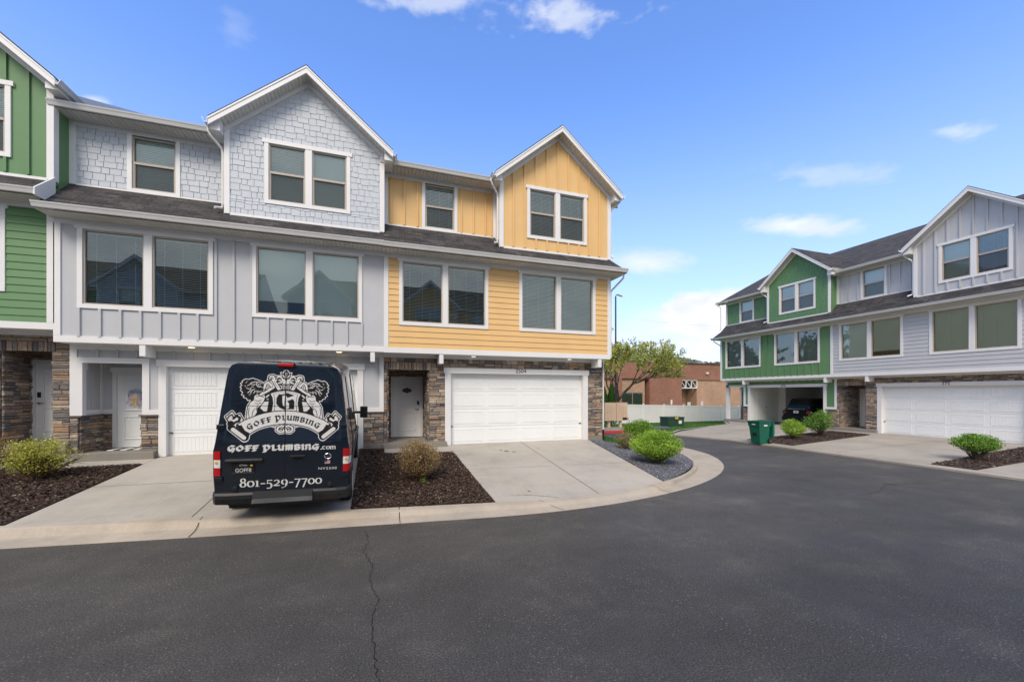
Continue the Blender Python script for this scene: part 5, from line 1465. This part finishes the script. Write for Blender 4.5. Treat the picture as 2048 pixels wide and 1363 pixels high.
V = thing('cargo_van', 'navy plumbing van with a white lion crest on its rear doors', 'van', (-1.568, 8.55, .173))
V.rotation_euler = (Matrix.Rotation(radians(1.2), 3, 'Z') @ Matrix.Rotation(radians(4.57), 3, 'X') @ Matrix.Rotation(radians(1.2), 3, 'Y')).to_euler()
YR = -.93
def slant(z): return YR + max(0, z - 1.33) * .09
PROF = [(.34, .93), (.45, .99), (.8, 1.012), (1.22, 1.012), (1.36, .985), (1.6, .955), (1.9, .918), (2.2, .878), (2.42, .848), (2.52, .828), (2.59, .79), (2.635, .70), (2.655, .45), (2.662, 0)]
ST = [(0, 1, 2.66, 0), (.06, 1, 2.66, 0)] + [(.5 * k, 1, 2.66, 0) for k in range(1, 7)] + [(3.25, 1, 2.65, 0), (3.5, .995, 2.5, 0), (3.8, .985, 2.1, 0), (4.1, .97, 1.62, 0), (4.35, .96, 1.38, 0), (4.8, .94, 1.28, 0), (5.1, .88, 1.15, 0), (5.28, .78, .95, 0)]
def vring(i, y, wf, top):
    pts = []
    for z, h in PROF:
        zz = z if z <= 1.0 or top >= 2.66 else 1.0 + (z - 1.0) * (top - 1.0) / 1.662
        if top < 1.0: zz = z * top / 1.0 if z <= 1.0 else top * (1 + (z - 1.0) * .02)
        hh = h * wf * (.992 if i == 0 else 1)
        yy = YR + y + max(0, zz - 1.33) * .09 * max(0, 1 - y * 2) + (.02 * smooth01((zz - 2.6) / .06) if i == 0 else 0)
        pts.append((hh, yy, zz))
    return [(-x, y_, z) for x, y_, z in pts[:-1]] + [pts[-1]] + [p for p in reversed(pts[:-1])]
b = MB(); R = [vring(i, *s[:3]) for i, s in enumerate(ST)]
for a, c in zip(R, R[1:]):
    for k in range(len(a) - 1): b.face([a[k], a[k + 1], c[k + 1], c[k]])
n = len(PROF)
for k in range(n - 1):
    l, r_ = R[0][k], R[0][2 * n - 2 - k]; l2, r2 = R[0][k + 1], R[0][2 * n - 3 - k]
    if k + 1 == n - 1: b.face([l, r_, r2])
    else: b.face([l, r_, r2, l2])
    l, r_ = R[-1][k], R[-1][2 * n - 2 - k]; l2, r2 = R[-1][k + 1], R[-1][2 * n - 3 - k]
    if k + 1 < n - 1: b.face([r_, l, l2, r2])
b.box(-.9, YR + .1, .30, .9, 4.1, .36)
body = b.build('body', 'van', V, smooth=True, recalc=True)
me = body.data
if hasattr(me, 'set_sharp_from_angle'): me.set_sharp_from_angle(angle=radians(28))
b = MB()
for x in (-.62, -.46, -.30, -.14, .02, .18, .34, .50, .64): b.box(x - .03, YR + .25, 2.63, x + .03, 2.3, 2.682 if abs(x) < .55 else 2.655)
b.build('roof_rib', 'van', V, bevel=.01)
# side seams, windows
for s in (-1, 1):
    b = MB()
    for (ya, yb) in ((2.05, 3.05),):
        b.face([(s * 1.0, ya, 1.45), (s * .98, yb + .15, 1.45), (s * .918, yb - .12, 2.0), (s * .922, ya, 2.0)])
    b.build('side_window', 'dark_glass', V)
    b = MB()
    for y in (.25, 1.95, 3.1): b.tube([(s * 1.018, y, .45), (s * 1.018, y, 1.22), (s * .991, y, 1.36), (s * .924, y, 1.9), (s * .853, y, 2.42)], .005, 4)
    b.tube([(s * 1.018, YR + .2, .82), (s * 1.02, 3.9, .82)], .02, 6); b.build('side_seam', 'vinyl_black', V)
    b = MB(); b.box(s * 1.03 - .015, 1.72, 1.08, s * 1.03 + .015, 1.9, 1.12); b.box(s * 1.03 - .015, 2.15, 1.08, s * 1.03 + .015, 2.33, 1.12); b.build('door_handle', 'vinyl_black', V)
    b = MB(); b.tube([(s * .93, 3.15, 1.34), (s * 1.08, 3.12, 1.34)], .035, 8); b.box(s * 1.08, 3.06, 1.20, s * 1.27, 3.20, 1.50); b.build('mirror', 'bumper', V, bevel=.03)
# rear doors
def dw(z): return np.interp(z, [.52, .8, 1.22, 1.36, 1.6, 1.9, 2.2, 2.42, 2.54, 2.58], [.86, .885, .885, .875, .86, .83, .795, .765, .72, .66])
zs = [.54, .60, .8, 1.0, 1.22, 1.27, 1.29, 1.31, 1.33, 1.35, 1.37, 1.40, 1.45, 1.52, 1.6, 1.75, 1.92, 1.94, 2.05, 2.2, 2.35, 2.45, 2.52, 2.56, 2.58]
def dy(x, z):
    rec = 0.012 * (smooth01((z - 1.30 - .1 * abs(x) ** 3) / .07)) * smooth01((dw(z) - abs(x) - .02) / .05)
    lo = .010 * smooth01((z - 1.93) / .02) * smooth01((dw(z) - abs(x) - .05) / .05)
    return slant(z) - .022 + rec - lo + .02 * (abs(x) / .88) ** 4
for s in (-1, 1):
    b = MB(); fr = [0.005, .1, .25, .4, .55, .68, .8, .88, .94, 1.0]
    def P(i, j):
        z = zs[i]; x = max(.005, dw(z) * fr[j]); return (s * x, dy(x, z), z)
    for i in range(len(zs) - 1):
        for j in range(len(fr) - 1):
            q = [P(i, j), P(i, j + 1), P(i + 1, j + 1), P(i + 1, j)]; b.face(q if s > 0 else q[::-1])
    for i in range(len(zs) - 1):
        for j in (0, len(fr) - 1): p, q = P(i, j), P(i + 1, j); b.face([p, q, (q[0], q[1] + .03, q[2]), (p[0], p[1] + .03, p[2])])
    for j in range(len(fr) - 1):
        for i in (0, len(zs) - 1): p, q = P(i, j), P(i, j + 1); b.face([p, q, (q[0], q[1] + .03, q[2]), (p[0], p[1] + .03, p[2])])
    rd = b.build('rear_door', 'van', V, smooth=True, recalc=True)
    if hasattr(rd.data, 'set_sharp_from_angle'): rd.data.set_sharp_from_angle(angle=radians(35))
    for z in (1.60, .755):
        h = MB(); x0 = dw(z); h.box(s * (x0 - .01), YR - .04 + max(0, z - 1.33) * .09, z - .04, s * (x0 + .10), YR + .02 + max(0, z - 1.33) * .09, z + .04); h.build('hinge', 'van', rd, bevel=.008)
    k = MB(); k.cyl((s * .70, YR - .01, .60), (s * .70, YR - .065, .60), .035, n=16); k.build('rubber_stop', 'bumper', rd, bevel=.006)
    if s > 0:
        k = MB(); k.box(.085, YR - .075, 1.095, .32, YR - .045, 1.125); k.box(.10, YR - .05, 1.10, .13, YR - .02, 1.12); k.box(.275, YR - .05, 1.10, .305, YR - .02, 1.12); k.build('door_handle', 'bumper', rd, bevel=.006)
        k = MB(); k.cyl((.20, YR - .030, 1.085), (.20, YR - .012, 1.085), .06, .055, n=24); k.build('handle_recess', 'vinyl_black', rd)
        k = MB(); C = Vector((.66, YR - .028, 1.09)); k.tube([C + Vector((cos(t * pi / 12) * .052, 0, sin(t * pi / 12) * .045)) for t in range(25)], .0045, 6, cap=False)
        k.box(.66 - .062, YR - .036, 1.086, .66 + .062, YR - .022, 1.095); k.build('maker_badge', 'chrome', rd)
    else:
        k = MB(); k.box(-.84, YR - .07, 1.025, -.30, YR - .02, 1.085); k.build('plate_lamp_strip', 'bumper', rd, bevel=.02)
        k = MB(); k.box(-.74, YR - .036, .85, -.43, YR - .026, 1.005); pl = k.build('licence_plate', 'plate', rd, bevel=.004)
        k = MB(); k.tube([(-.74, YR - .038, .85), (-.43, YR - .038, .85), (-.43, YR - .038, 1.005), (-.74, YR - .038, 1.005), (-.74, YR - .038, .85)], .0035, 4); k.build('plate_rim', 'num', pl)
        text_mesh('plate_text', 'GOFF8', .088, 'vinyl_white', pl, (-.585, YR - .0375, .868), (radians(90), 0, 0), .001, 1.0, .86)
        text_mesh('plate_text', 'UTAH', .034, 'gutter', pl, (-.585, YR - .0375, .968), (radians(90), 0, 0), .001, 1.3, 1.0)
        k = MB(); k.box(-.487, YR - .039, .962, -.455, YR - .037, .985); k.build('plate_sticker', 'sticker_y', pl)
text_mesh('model_lettering', 'NV2500', .056, 'vinyl_white', V, (.66, YR - .028, .858), (radians(90), 0, 0), .002, 1.2, 1.35)
k = MB(); k.box(.612, YR - .026, .957, .70, YR - .024, 1.012, 0); k.box(.612, YR - .0275, .984, .65, YR - .0262, 1.012, 1)
for q in range(4): k.box(.65 if q > 1 else .612, YR - .0275, .960 + q * .0135, .70, YR - .0262, .966 + q * .0135, 2)
M['flag_blue'] = paint('flag_blue', (.03, .05, .20), .5, .05, 0)
k.build('flag_sticker', ['vinyl_white', 'flag_blue', 'tail_red'], V)
# lamps
def tail_segment(s, z0, z1, mat, name, par=None):
    b = MB(); n_ = 5; xs_ = [.905, .95, .99, 1.02, 1.032]; ys_ = [YR - .03, YR - .03, YR - .015, YR + .04, YR + .14]
    for i in range(4):
        for (a0, a1, c0, c1) in ((xs_[i], xs_[i + 1], ys_[i], ys_[i + 1]),): b.face([(s * a0, c0, z0), (s * a1, c1, z0), (s * a1, c1, z1), (s * a0, c0, z1)])
        b.face([(s * xs_[i], ys_[i], z1), (s * xs_[i + 1], ys_[i + 1], z1), (s * xs_[i + 1], YR + .15, z1), (s * xs_[i], YR + .15, z1)])
        b.face([(s * xs_[i], ys_[i], z0), (s * xs_[i + 1], ys_[i + 1], z0), (s * xs_[i + 1], YR + .15, z0), (s * xs_[i], YR + .15, z0)])
    b.face([(s * .905, ys_[0], z0), (s * .905, YR + .1, z0), (s * .905, YR + .1, z1), (s * .905, ys_[0], z1)])
    return b.build(name, mat, par, smooth=False)
for s in (-1, 1):
    tl = tail_segment(s, 1.075, 1.21, 'tail_red', 'tail_light', V)
    tail_segment(s, .945, 1.073, 'tail_clear', 'reversing_lamp', tl); tail_segment(s, .81, .943, 'tail_red', 'brake_lamp', tl)
    b = MB(); b.cyl((s * .955, YR - .036, 1.03), (s * .955, YR - .03, 1.03), .022, n=12); b.build('amber_bulb', 'lamp_amber' if False else 'sticker_y', tl)
b = MB(); b.box(-.115, YR + .045, 2.595, .115, YR + .19, 2.655); bl = b.build('high_brake_light', 'tail_red', V, bevel=.015)
b = MB(); b.box(-.125, YR + .07, 2.585, .125, YR + .2, 2.66); b.build('lamp_housing', 'vinyl_black', bl, bevel=.01)
# bumper
b = MB(); prof = [(YR + .02, .54), (YR - .07, .535), (YR - .09, .50), (YR - .09, .44), (YR - .06, .345), (YR + .1, .33)]
st_ = [(-1.03, .26), (-1.02, .10), (-.97, .03), (-.8, 0), (-.46, 0)]
def ring(x, off): return [(x, y + off, z) for y, z in prof]
RR = [ring(x, o) for x, o in st_] + [ring(-x, o) for x, o in reversed(st_)]
for a, c in zip(RR, RR[1:]):
    for q in range(len(a) - 1): b.face([a[q], c[q], c[q + 1], a[q + 1]])
bp = b.build('bumper', 'bumper', V, smooth=False)
b = MB(); b.prism([(YR + .0, .542), (YR - .10, .53), (YR - .13, .43), (YR - .17, .375), (YR + .0, .36)], -.44, .44, 0, 'x'); b.build('step', 'bumper', bp, bevel=.012)
b = MB(); b.prism([(YR - .125, .44), (YR - .19, .382), (YR - .17, .375), (YR - .1, .42)], -.42, .42, 0, 'x'); b.build('step_pad', 'step_scuffed', bp)
for x in (-.86, -.55, .55, .86): b = MB(); b.cyl((x, YR - .095, .42), (x, YR - .086, .42), .018, n=12); b.build('parking_sensor', 'vinyl_black', bp)
for s in (-1, 1):
    for y in (0.0, 3.55):
        b = MB(); b.tube([(s * 1.025, y, .37), (s * 1.03, y, .37), (s * 1.005, y, .37), (s * .75, y, .37)], [.28, .33, .37, .37], 36); w_ = b.build('wheel', 'rubber', V); w_.data.update()
        b = MB(); b.cyl((s * 1.034, y, .37), (s * .97, y, .37), .20, .17, n=28); b.build('rim', 'gutter', w_)
b = MB(); b.box(-.85, YR + .2, .2, .85, 3.9, .31); b.build('underbody', 'vinyl_black', V)
b = MB(); b.prism([(3.3 + YR + .93 - .93 + .0, 2.45), (4.12 - .93 + .03, 1.60), (4.15 - .93 + .04, 1.60), (3.35 - .93 + .93, 2.48)], -.78, .78, 0, 'x'); b.build('windscreen', 'dark_glass', V)

# ---- vinyl graphics: painted on a fine grid, then laid on the door surface as a thin skin
class Raster:
    def __init__(s, x0, x1, z0, z1, st):
        s.st = st; s.xs = np.arange(x0, x1, st) + st / 2; s.zs = np.arange(z0, z1, st) + st / 2
        s.X, s.Z = np.meshgrid(s.xs, s.zs); s.a = np.zeros(s.X.shape, np.int8)
    def poly(s, pts, v):
        m = np.zeros(s.a.shape, bool); j = len(pts) - 1
        for i in range(len(pts)):
            (xi, zi), (xj, zj) = pts[i], pts[j]
            if zi != zj: m ^= ((zi > s.Z) != (zj > s.Z)) & (s.X < (xj - xi) * (s.Z - zi) / (zj - zi) + xi)
            j = i
        s.a[m] = v
    def seg(s, a, b, r):
        x0, x1 = min(a[0], b[0]) - r, max(a[0], b[0]) + r; z0, z1 = min(a[1], b[1]) - r, max(a[1], b[1]) + r
        i0, i1 = np.searchsorted(s.xs, (x0, x1)); j0, j1 = np.searchsorted(s.zs, (z0, z1))
        X, Z = s.X[j0:j1, i0:i1], s.Z[j0:j1, i0:i1]; dx, dz = b[0] - a[0], b[1] - a[1]; L = dx * dx + dz * dz + 1e-12
        t = np.clip(((X - a[0]) * dx + (Z - a[1]) * dz) / L, 0, 1); m = (X - a[0] - t * dx) ** 2 + (Z - a[1] - t * dz) ** 2 < r * r
        return (slice(j0, j1), slice(i0, i1)), m
    def stroke(s, pts, w, v):
        for a, b in zip(pts, pts[1:]):
            sl, m = s.seg(a, b, w / 2); s.a[sl][m] = v
    def nib(s, pts, w, ang, thin, v):
        dx, dz = cos(ang) * w / 2, sin(ang) * w / 2
        for a, b in zip(pts, pts[1:]):
            n = max(1, int(math.hypot(b[0] - a[0], b[1] - a[1]) / (s.st * .8)))
            for k in range(n + 1):
                t = k / n; x, z = a[0] + (b[0] - a[0]) * t, a[1] + (b[1] - a[1]) * t
                sl, m = s.seg((x - dx, z - dz), (x + dx, z + dz), thin / 2); s.a[sl][m] = v
    def halo(s, r, v):
        full = s.a > 0; out = full.copy(); n = int(round(r / s.st))
        for dx in range(-n, n + 1):
            for dz in range(-n, n + 1):
                if dx * dx + dz * dz <= n * n + .5: out |= np.roll(np.roll(full, dx, 1), dz, 0)
        s.a[out & ~full] = v
    def build(s, name, mats, surf, parent, off=.003):
        b = MB(); h = s.st / 2
        for j in range(s.a.shape[0]):
            row = s.a[j]; i = 0; z = s.zs[j]
            if not row.any(): continue
            while i < len(row):
                if row[i] == 0: i += 1; continue
                k = i
                while k < len(row) and row[k] == row[i] and (k - i) < 14: k += 1
                x0, x1 = s.xs[i] - h, s.xs[k - 1] + h
                if x0 < 0 < x1: x1 = 0; k = i + max(1, int(round((0 - x0) / s.st))); x1 = s.xs[k - 1] + h
                b.face([(x0, surf(x0, z - h) - off, z - h), (x1, surf(x1, z - h) - off, z - h), (x1, surf(x1, z + h) - off, z + h), (x0, surf(x0, z + h) - off, z + h)], int(row[i]) - 1)
                i = k
        return b.build(name, mats, parent)
surf = lambda x, z: dy(min(abs(x), .88), z)
k = MB(); zq = np.linspace(.54, 2.57, 24)
for a_, c_ in zip(zq, zq[1:]): k.face([(-.006, dy(0, a_) - .0045, a_), (.006, dy(0, a_) - .0045, a_), (.006, dy(0, c_) - .0045, c_), (-.006, dy(0, c_) - .0045, c_)])
k.build('door_gap', 'vinyl_black', V)
def C(px, py, s=-1):
    seam = 1050 - (py - 60) * .043
    return (-s * (px - seam) * .000943, 2.16 + (51 - py / 7.877) * .00842)
def CC(pts, s): return [C(x, y, s) for x, y in pts]
K = .001
Wt, Bk = 1, 2
E = Raster(-.9, .9, 1.30, 2.66, .004)
for s in (-1, 1):
    P_ = lambda pts: CC(pts, s)
    E.poly(P_([(880, 140), (1051, 150), (1045, 390), (800, 400), (850, 330), (880, 250)]), Bk)
    E.poly(P_([(700, 400), (830, 360), (840, 720), (700, 740), (540, 800), (590, 650), (690, 540)]), Bk)
    E.poly(P_([(690, 545), (768, 535), (750, 620), (735, 690), (690, 690), (635, 640)]), Wt)
    E.stroke(P_([(735, 470), (770, 440)]), 22 * K, Wt); E.stroke(P_([(745, 505), (760, 500)]), 14 * K, Wt)
    bodyp = [(540, 470), (600, 425), (690, 405), (715, 470), (690, 540), (640, 600), (590, 640), (580, 710), (540, 770), (470, 800), (425, 815), (440, 700), (455, 620), (500, 550), (540, 470)]
    E.stroke(P_(bodyp), 26 * K, Bk); E.poly(P_(bodyp[:-1]), Wt)
    for l in ([(560, 520), (610, 537), (655, 515)], [(560, 562), (610, 578), (650, 555)], [(580, 465), (640, 452), (695, 472)], [(560, 650), (525, 690), (510, 760)], [(470, 640), (455, 720), (470, 790)], [(600, 600), (575, 650), (600, 700)]): E.stroke(P_(l), 10 * K, Bk)
    # arm and paw
    E.stroke(P_([(650, 430), (760, 372), (845, 315)]), 66 * K, Bk); E.stroke(P_([(650, 430), (760, 372), (845, 315)]), 40 * K, Wt)
    E.stroke(P_([(690, 400), (760, 350)]), 7 * K, Bk)
    E.stroke(P_([(705, 335), (722, 270), (765, 245), (800, 275), (815, 300)]), 56 * K, Bk); E.stroke(P_([(705, 335), (722, 270), (765, 245), (800, 275), (815, 300)]), 30 * K, Wt)
    for l in ([(815, 275), (855, 262)], [(820, 300), (862, 290)], [(825, 325), (862, 318)]): E.stroke(P_(l), 14 * K, Wt)
    # mane
    mane = [(380, 235), (430, 205), (470, 212), (540, 188), (565, 205), (600, 210), (668, 238), (690, 262), (690, 300), (665, 330), (690, 352), (680, 385), (640, 425), (560, 440), (545, 520), (510, 548), (490, 515), (450, 520), (440, 490), (395, 480), (405, 452), (365, 440), (388, 405), (352, 375), (370, 345), (348, 325), (378, 300), (352, 268), (385, 258)]
    E.poly(P_(mane), Bk)
    for l, w in (([(500, 262), (560, 243), (640, 243)], 13), ([(596, 252), (588, 290), (618, 320), (662, 312)], 11), ([(640, 268), (668, 262)], 11), ([(536, 292), (570, 276)], 12), ([(455, 300), (500, 276), (528, 290)], 9), ([(440, 335), (470, 352), (500, 340)], 8), ([(455, 410), (490, 380), (505, 345)], 10), ([(500, 410), (520, 370), (560, 352)], 12), ([(545, 415), (560, 385), (610, 378)], 10), ([(590, 412), (612, 392), (660, 384)], 9), ([(430, 260), (450, 240)], 7), ([(410, 300), (430, 320)], 7), ([(620, 268), (612, 292), (650, 300)], 8), ([(475, 440), (500, 430)], 8), ([(510, 322), (545, 318)], 9)): E.stroke(P_(l), w * K, Wt)
    # wrench
    hook = [(792, 195), (800, 155), (845, 148), (866, 185)]
    E.stroke(P_([(838, 185), (928, 342)]), 74 * K, Bk); E.stroke(P_(hook), 58 * K, Bk); E.stroke(P_([(860, 222), (905, 200)]), 44 * K, Bk)
    E.stroke(P_([(838, 190), (925, 338)]), 44 * K, Wt); E.stroke(P_(hook[1:]), 26 * K, Wt); E.stroke(P_(hook[:2]), 16 * K, Wt); E.stroke(P_([(862, 222), (896, 205)]), 20 * K, Wt); E.stroke(P_([(858, 225), (908, 318)]), 7 * K, Bk); E.stroke(P_([(805, 195), (845, 178)]), 12 * K, Bk)
    # scrollwork and crown
    E.stroke(P_([(900, 172), (930, 150), (972, 163), (990, 205), (962, 245), (925, 252)]), 22 * K, Wt); E.stroke(P_([(925, 205), (955, 198), (950, 222)]), 14 * K, Wt)
    E.stroke(P_([(940, 350), (975, 330), (975, 300), (945, 290)]), 13 * K, Wt); E.stroke(P_([(1000, 350), (1010, 310), (990, 280)]), 11 * K, Wt); E.stroke(P_([(1032, 350), (1030, 310), (1018, 280)]), 8 * K, Wt)
    E.poly(P_([(1051, 48), (1018, 66), (1004, 104), (962, 84), (990, 172), (1051, 176)]), Bk)
    E.poly(P_([(1051, 74), (1033, 88), (1036, 142), (1051, 142)]), Wt); E.poly(P_([(984, 110), (1018, 136), (1012, 156), (1000, 154)]), Wt); E.poly(P_([(1000, 148), (1051, 156), (1051, 166), (1006, 162)]), Wt)
    E.poly(P_([(1004, 185), (1048, 182), (1044, 262), (985, 262)]), Wt); E.poly(P_([(1022, 182), (1051, 182), (1046, 250)]), Bk)
    # shield
    E.poly(P_([(772, 405), (900, 362), (1050, 345), (1040, 700), (785, 705), (815, 560), (800, 470)]), Bk)
    E.poly(P_([(800, 415), (915, 382), (1040, 368), (1030, 695), (812, 695), (838, 560), (830, 480)]), Wt)
    E.stroke(P_([(845, 425), (935, 397), (1040, 385)]), 5 * K, Bk); E.stroke(P_([(845, 430), (862, 490), (862, 580), (845, 690)]), 8 * K, Bk)
    # flourish under the banner
    lp = [(1006, 930), (960, 912), (905, 935), (888, 980), (928, 1012), (985, 1005), (1002, 962)]
    E.stroke(P_([(820, 915), (880, 930), (930, 915)]), 26 * K, Bk); E.stroke(P_([(820, 915), (880, 930), (930, 915)]), 12 * K, Wt)
    E.stroke(P_(lp), 50 * K, Bk); E.stroke(P_(lp), 26 * K, Wt); E.stroke(P_([(930, 960), (975, 962)]), 22 * K, Bk)
# letter G on the shield (not mirrored)
CG = lambda pts: [(-q[0] * -1 * -1, q[1]) if False else q for q in [C(x, y, -1) for x, y in pts]]
E.poly(CG([(990, 423), (925, 425), (886, 490), (884, 570), (930, 632), (990, 660), (1050, 657), (990, 605), (978, 540), (980, 450)]), Bk)
E.poly(CG([(925, 426), (990, 423), (1062, 400), (1170, 438), (1062, 478), (1028, 432), (978, 452)]), Bk)
E.poly(CG([(1050, 530), (1140, 495), (1170, 532), (1160, 657), (1035, 657), (1080, 632), (1082, 562)]), Bk)
for s in (-1, 1):
    P_ = lambda pts: CC(pts, s)
    # end scroll
    E.stroke(P_([(205, 940), (395, 1095)]), 112 * K, Bk); E.poly(P_([(290, 900), (345, 880), (470, 1030), (455, 1110), (380, 1150), (330, 1100)]), Bk)
    roll = [(128, 775), (215, 700), (262, 765), (330, 740), (385, 845), (300, 890), (200, 870), (170, 850)]
    E.stroke(P_(roll + roll[:1]), 34 * K, Bk); E.poly(P_(roll), Wt)
    E.stroke(P_([(150, 800), (175, 760), (215, 745), (240, 790)]), 20 * K, Bk); E.stroke(P_([(235, 800), (280, 760), (330, 790), (315, 840), (260, 860)]), 38 * K, Bk); E.stroke(P_([(262, 812), (288, 800), (296, 822)]), 11 * K, Wt)
    E.stroke(P_([(195, 880), (245, 930)]), 96 * K, Bk); E.stroke(P_([(245, 905), (268, 880), (262, 925)]), 12 * K, Wt)
    E.stroke(P_([(225, 968), (385, 1092)]), 62 * K, Wt)
    top = [(300, 890), (400, 830), (500, 790), (600, 752), (700, 722), (860, 694), (1025, 684)]; bot = [(1017, 880), (900, 886), (800, 900), (700, 922), (620, 946), (540, 985), (470, 1028)]
    E.stroke(P_(top), 30 * K, Bk); E.stroke(P_(bot), 30 * K, Bk)
    E.poly(P_(top + bot + [(440, 1015), (395, 985), (345, 900), (320, 905)]), Wt)
    E.stroke(P_([(345, 900), (395, 985), (470, 1028)]), 12 * K, Bk)
GL = {'G': ([[(.66, .88), (.34, .97), (.12, .74), (.12, .28), (.32, .06), (.62, .12)], [(.62, .12), (.62, .48)], [(.42, .48), (.70, .48)], [(.62, .1), (.52, -.16)]], .84),
      'O': ([[(.38, .97), (.12, .70), (.12, .28), (.38, .04), (.66, .28), (.66, .70), (.38, .97)]], .86),
      'F': ([[(.26, .92), (.26, .05)], [(.12, .90), (.66, .94)], [(.08, .50), (.56, .50)], [(.12, .05), (.40, .05)]], .72),
      'P': ([[(.22, .98), (.22, -.24)], [(.08, .92), (.24, .86), (.50, .97), (.70, .72), (.66, .30), (.42, .06), (.22, .18)], [(.1, -.22), (.34, -.22)]], .88),
      'L': ([[(.22, .96), (.22, .08), (.52, .06), (.60, .16)], [(.08, .9), (.22, .94)]], .66),
      'U': ([[(.06, .88), (.18, .92), (.18, .18), (.36, .05), (.56, .18)], [(.58, .95), (.58, .08), (.68, .06)]], .78),
      'M': ([[(.06, .86), (.18, .9), (.18, .04)], [(.18, .82), (.38, .96), (.46, .84), (.46, .04)], [(.46, .82), (.66, .96), (.74, .84), (.74, .04)]], .94),
      'B': ([[(.20, .96), (.20, .06)], [(.08, .9), (.46, .95), (.60, .76), (.40, .54), (.64, .40), (.60, .12), (.34, .05), (.20, .10)]], .76),
      'I': ([[(.08, .9), (.22, .94), (.22, .06), (.34, .06)]], .42),
      'N': ([[(.06, .86), (.18, .9), (.18, .04)], [(.18, .80), (.44, .96), (.56, .84), (.56, .08), (.68, .06)]], .80), ' ': ([], .38)}
def run(text): return sum(GL[c][1] for c in text)
def nibtext(R, text, x0, x1, zf, h, w, ang, thin, v):
    k = (x1 - x0) / run(text); x = x0
    for c in text:
        st, adv = GL[c]; cx = x + adv * k / 2; z0, sl = zf(cx); ca, sa = cos(sl), sin(sl)
        for pl in st: R.nib([(cx + (px * k - adv * k / 2) * ca - (pz * h - h / 2) * sa, z0 + (px * k - adv * k / 2) * sa + (pz * h - h / 2) * ca) for px, pz in pl], w, ang + sl, thin, v)
        x += adv * k
def arc(x):
    px = x / .000943; f = lambda q: C(1018, 788 + .000455 * q * q)[1]
    return f(px), atan2(f(px + 10) - f(px - 10), 20 * .000943)
nibtext(E, 'GOFF PLUMBING', -.555, .535, arc, .082, .020, radians(38), .007, Bk)
E.halo(.013, Wt)
E.build('crest_emblem', ['vinyl_white', 'vinyl_black'], surf, V)
T1 = Raster(-.9, .9, 1.14, 1.34, .0035)
nibtext(T1, 'GOFF PLUMBING', -.81, .53, lambda x: (1.255, 0), .088, .030, radians(38), .010, 1)
def oval(cx, cz, rx, rz, a0=0, a1=360, n=20): return [(cx + rx * cos(radians(a0 + (a1 - a0) * k / n)), cz + rz * sin(radians(a0 + (a1 - a0) * k / n))) for k in range(n + 1)]
nb = radians(5)
T1.stroke([(.556, 1.213), (.558, 1.213)], .020, 1)
T1.nib(oval(.600, 1.236, .022, .026, 50, 310), .010, nb, .007, 1); T1.nib(oval(.662, 1.236, .023, .026), .012, nb, .006, 1)
T1.nib([(.705, 1.262), (.705, 1.21)], .010, nb, .006, 1); T1.nib([(.705, 1.250), (.722, 1.262), (.736, 1.255), (.738, 1.21)], .010, nb, .006, 1); T1.nib([(.738, 1.250), (.756, 1.262), (.771, 1.255), (.773, 1.21)], .010, nb, .006, 1)
for x in (.705, .738, .773): T1.stroke([(x - .011, 1.209), (x + .011, 1.209)], .006, 1)
T1.build('web_address', ['vinyl_white'], surf, V)
T2 = Raster(-.75, .72, .52, .80, .0035); z = .615; xh = .094; nw, th = .017, .009
def dig(c, x):
    if c == '0': T2.nib(oval(x, z + xh / 2, .042, xh / 2), nw, nb, th, 1)
    elif c == '8': T2.nib(oval(x, z + .036, .036, .036), nw, nb, th, 1); T2.nib(oval(x, z + .106, .029, .032), nw * .9, nb, th, 1)
    elif c == '1': T2.nib([(x, z + xh), (x, z)], nw, nb, th, 1); T2.stroke([(x - .026, z), (x + .026, z)], th, 1); T2.stroke([(x - .026, z + xh), (x + .01, z + xh)], th, 1)
    elif c == '-': T2.stroke([(x - .026, z + .042), (x + .026, z + .042)], .017, 1)
    elif c == '5': T2.nib([(x + .034, z + xh), (x - .024, z + xh)], .004, nb, .015, 1); T2.nib([(x - .024, z + xh), (x - .028, z + .042)], .004, nb, .008, 1); T2.nib([(x - .028, z + .042)] + oval(x - .006, z + .004, .040, .044, 95, -120), nw, nb, th, 1)
    elif c == '2': T2.nib(oval(x - .002, z + .064, .033, .030, 150, -20) + [(x + .012, z + .035), (x - .036, z + .004)], nw * .9, nb, th, 1); T2.nib([(x - .036, z + .002), (x + .036, z + .002)], .004, nb, .016, 1)
    elif c == '9': T2.nib(oval(x, z + .056, .037, .039), nw, nb, th, 1); T2.nib([(x + .037, z + .05), (x + .028, z - .0), (x - .005, z - .034), (x - .03, z - .042)], nw * .9, nb, th, 1)
    elif c == '7': T2.nib([(x - .036, z + xh), (x + .038, z + xh)], .004, nb, .016, 1); T2.nib([(x + .036, z + xh - .004), (x + .006, z + .02), (x - .016, z - .045)], nw * .8, nb, th, 1)
x = -.60
for c, adv in zip('801-529-7700', (.105, .098, .075, .078, .098, .108, .105, .082, .098, .098, .108, .1)):
    dig(c, x + adv / 2 - .045); x += adv * 1.06
T2.build('phone_number', ['vinyl_white'], surf, V)
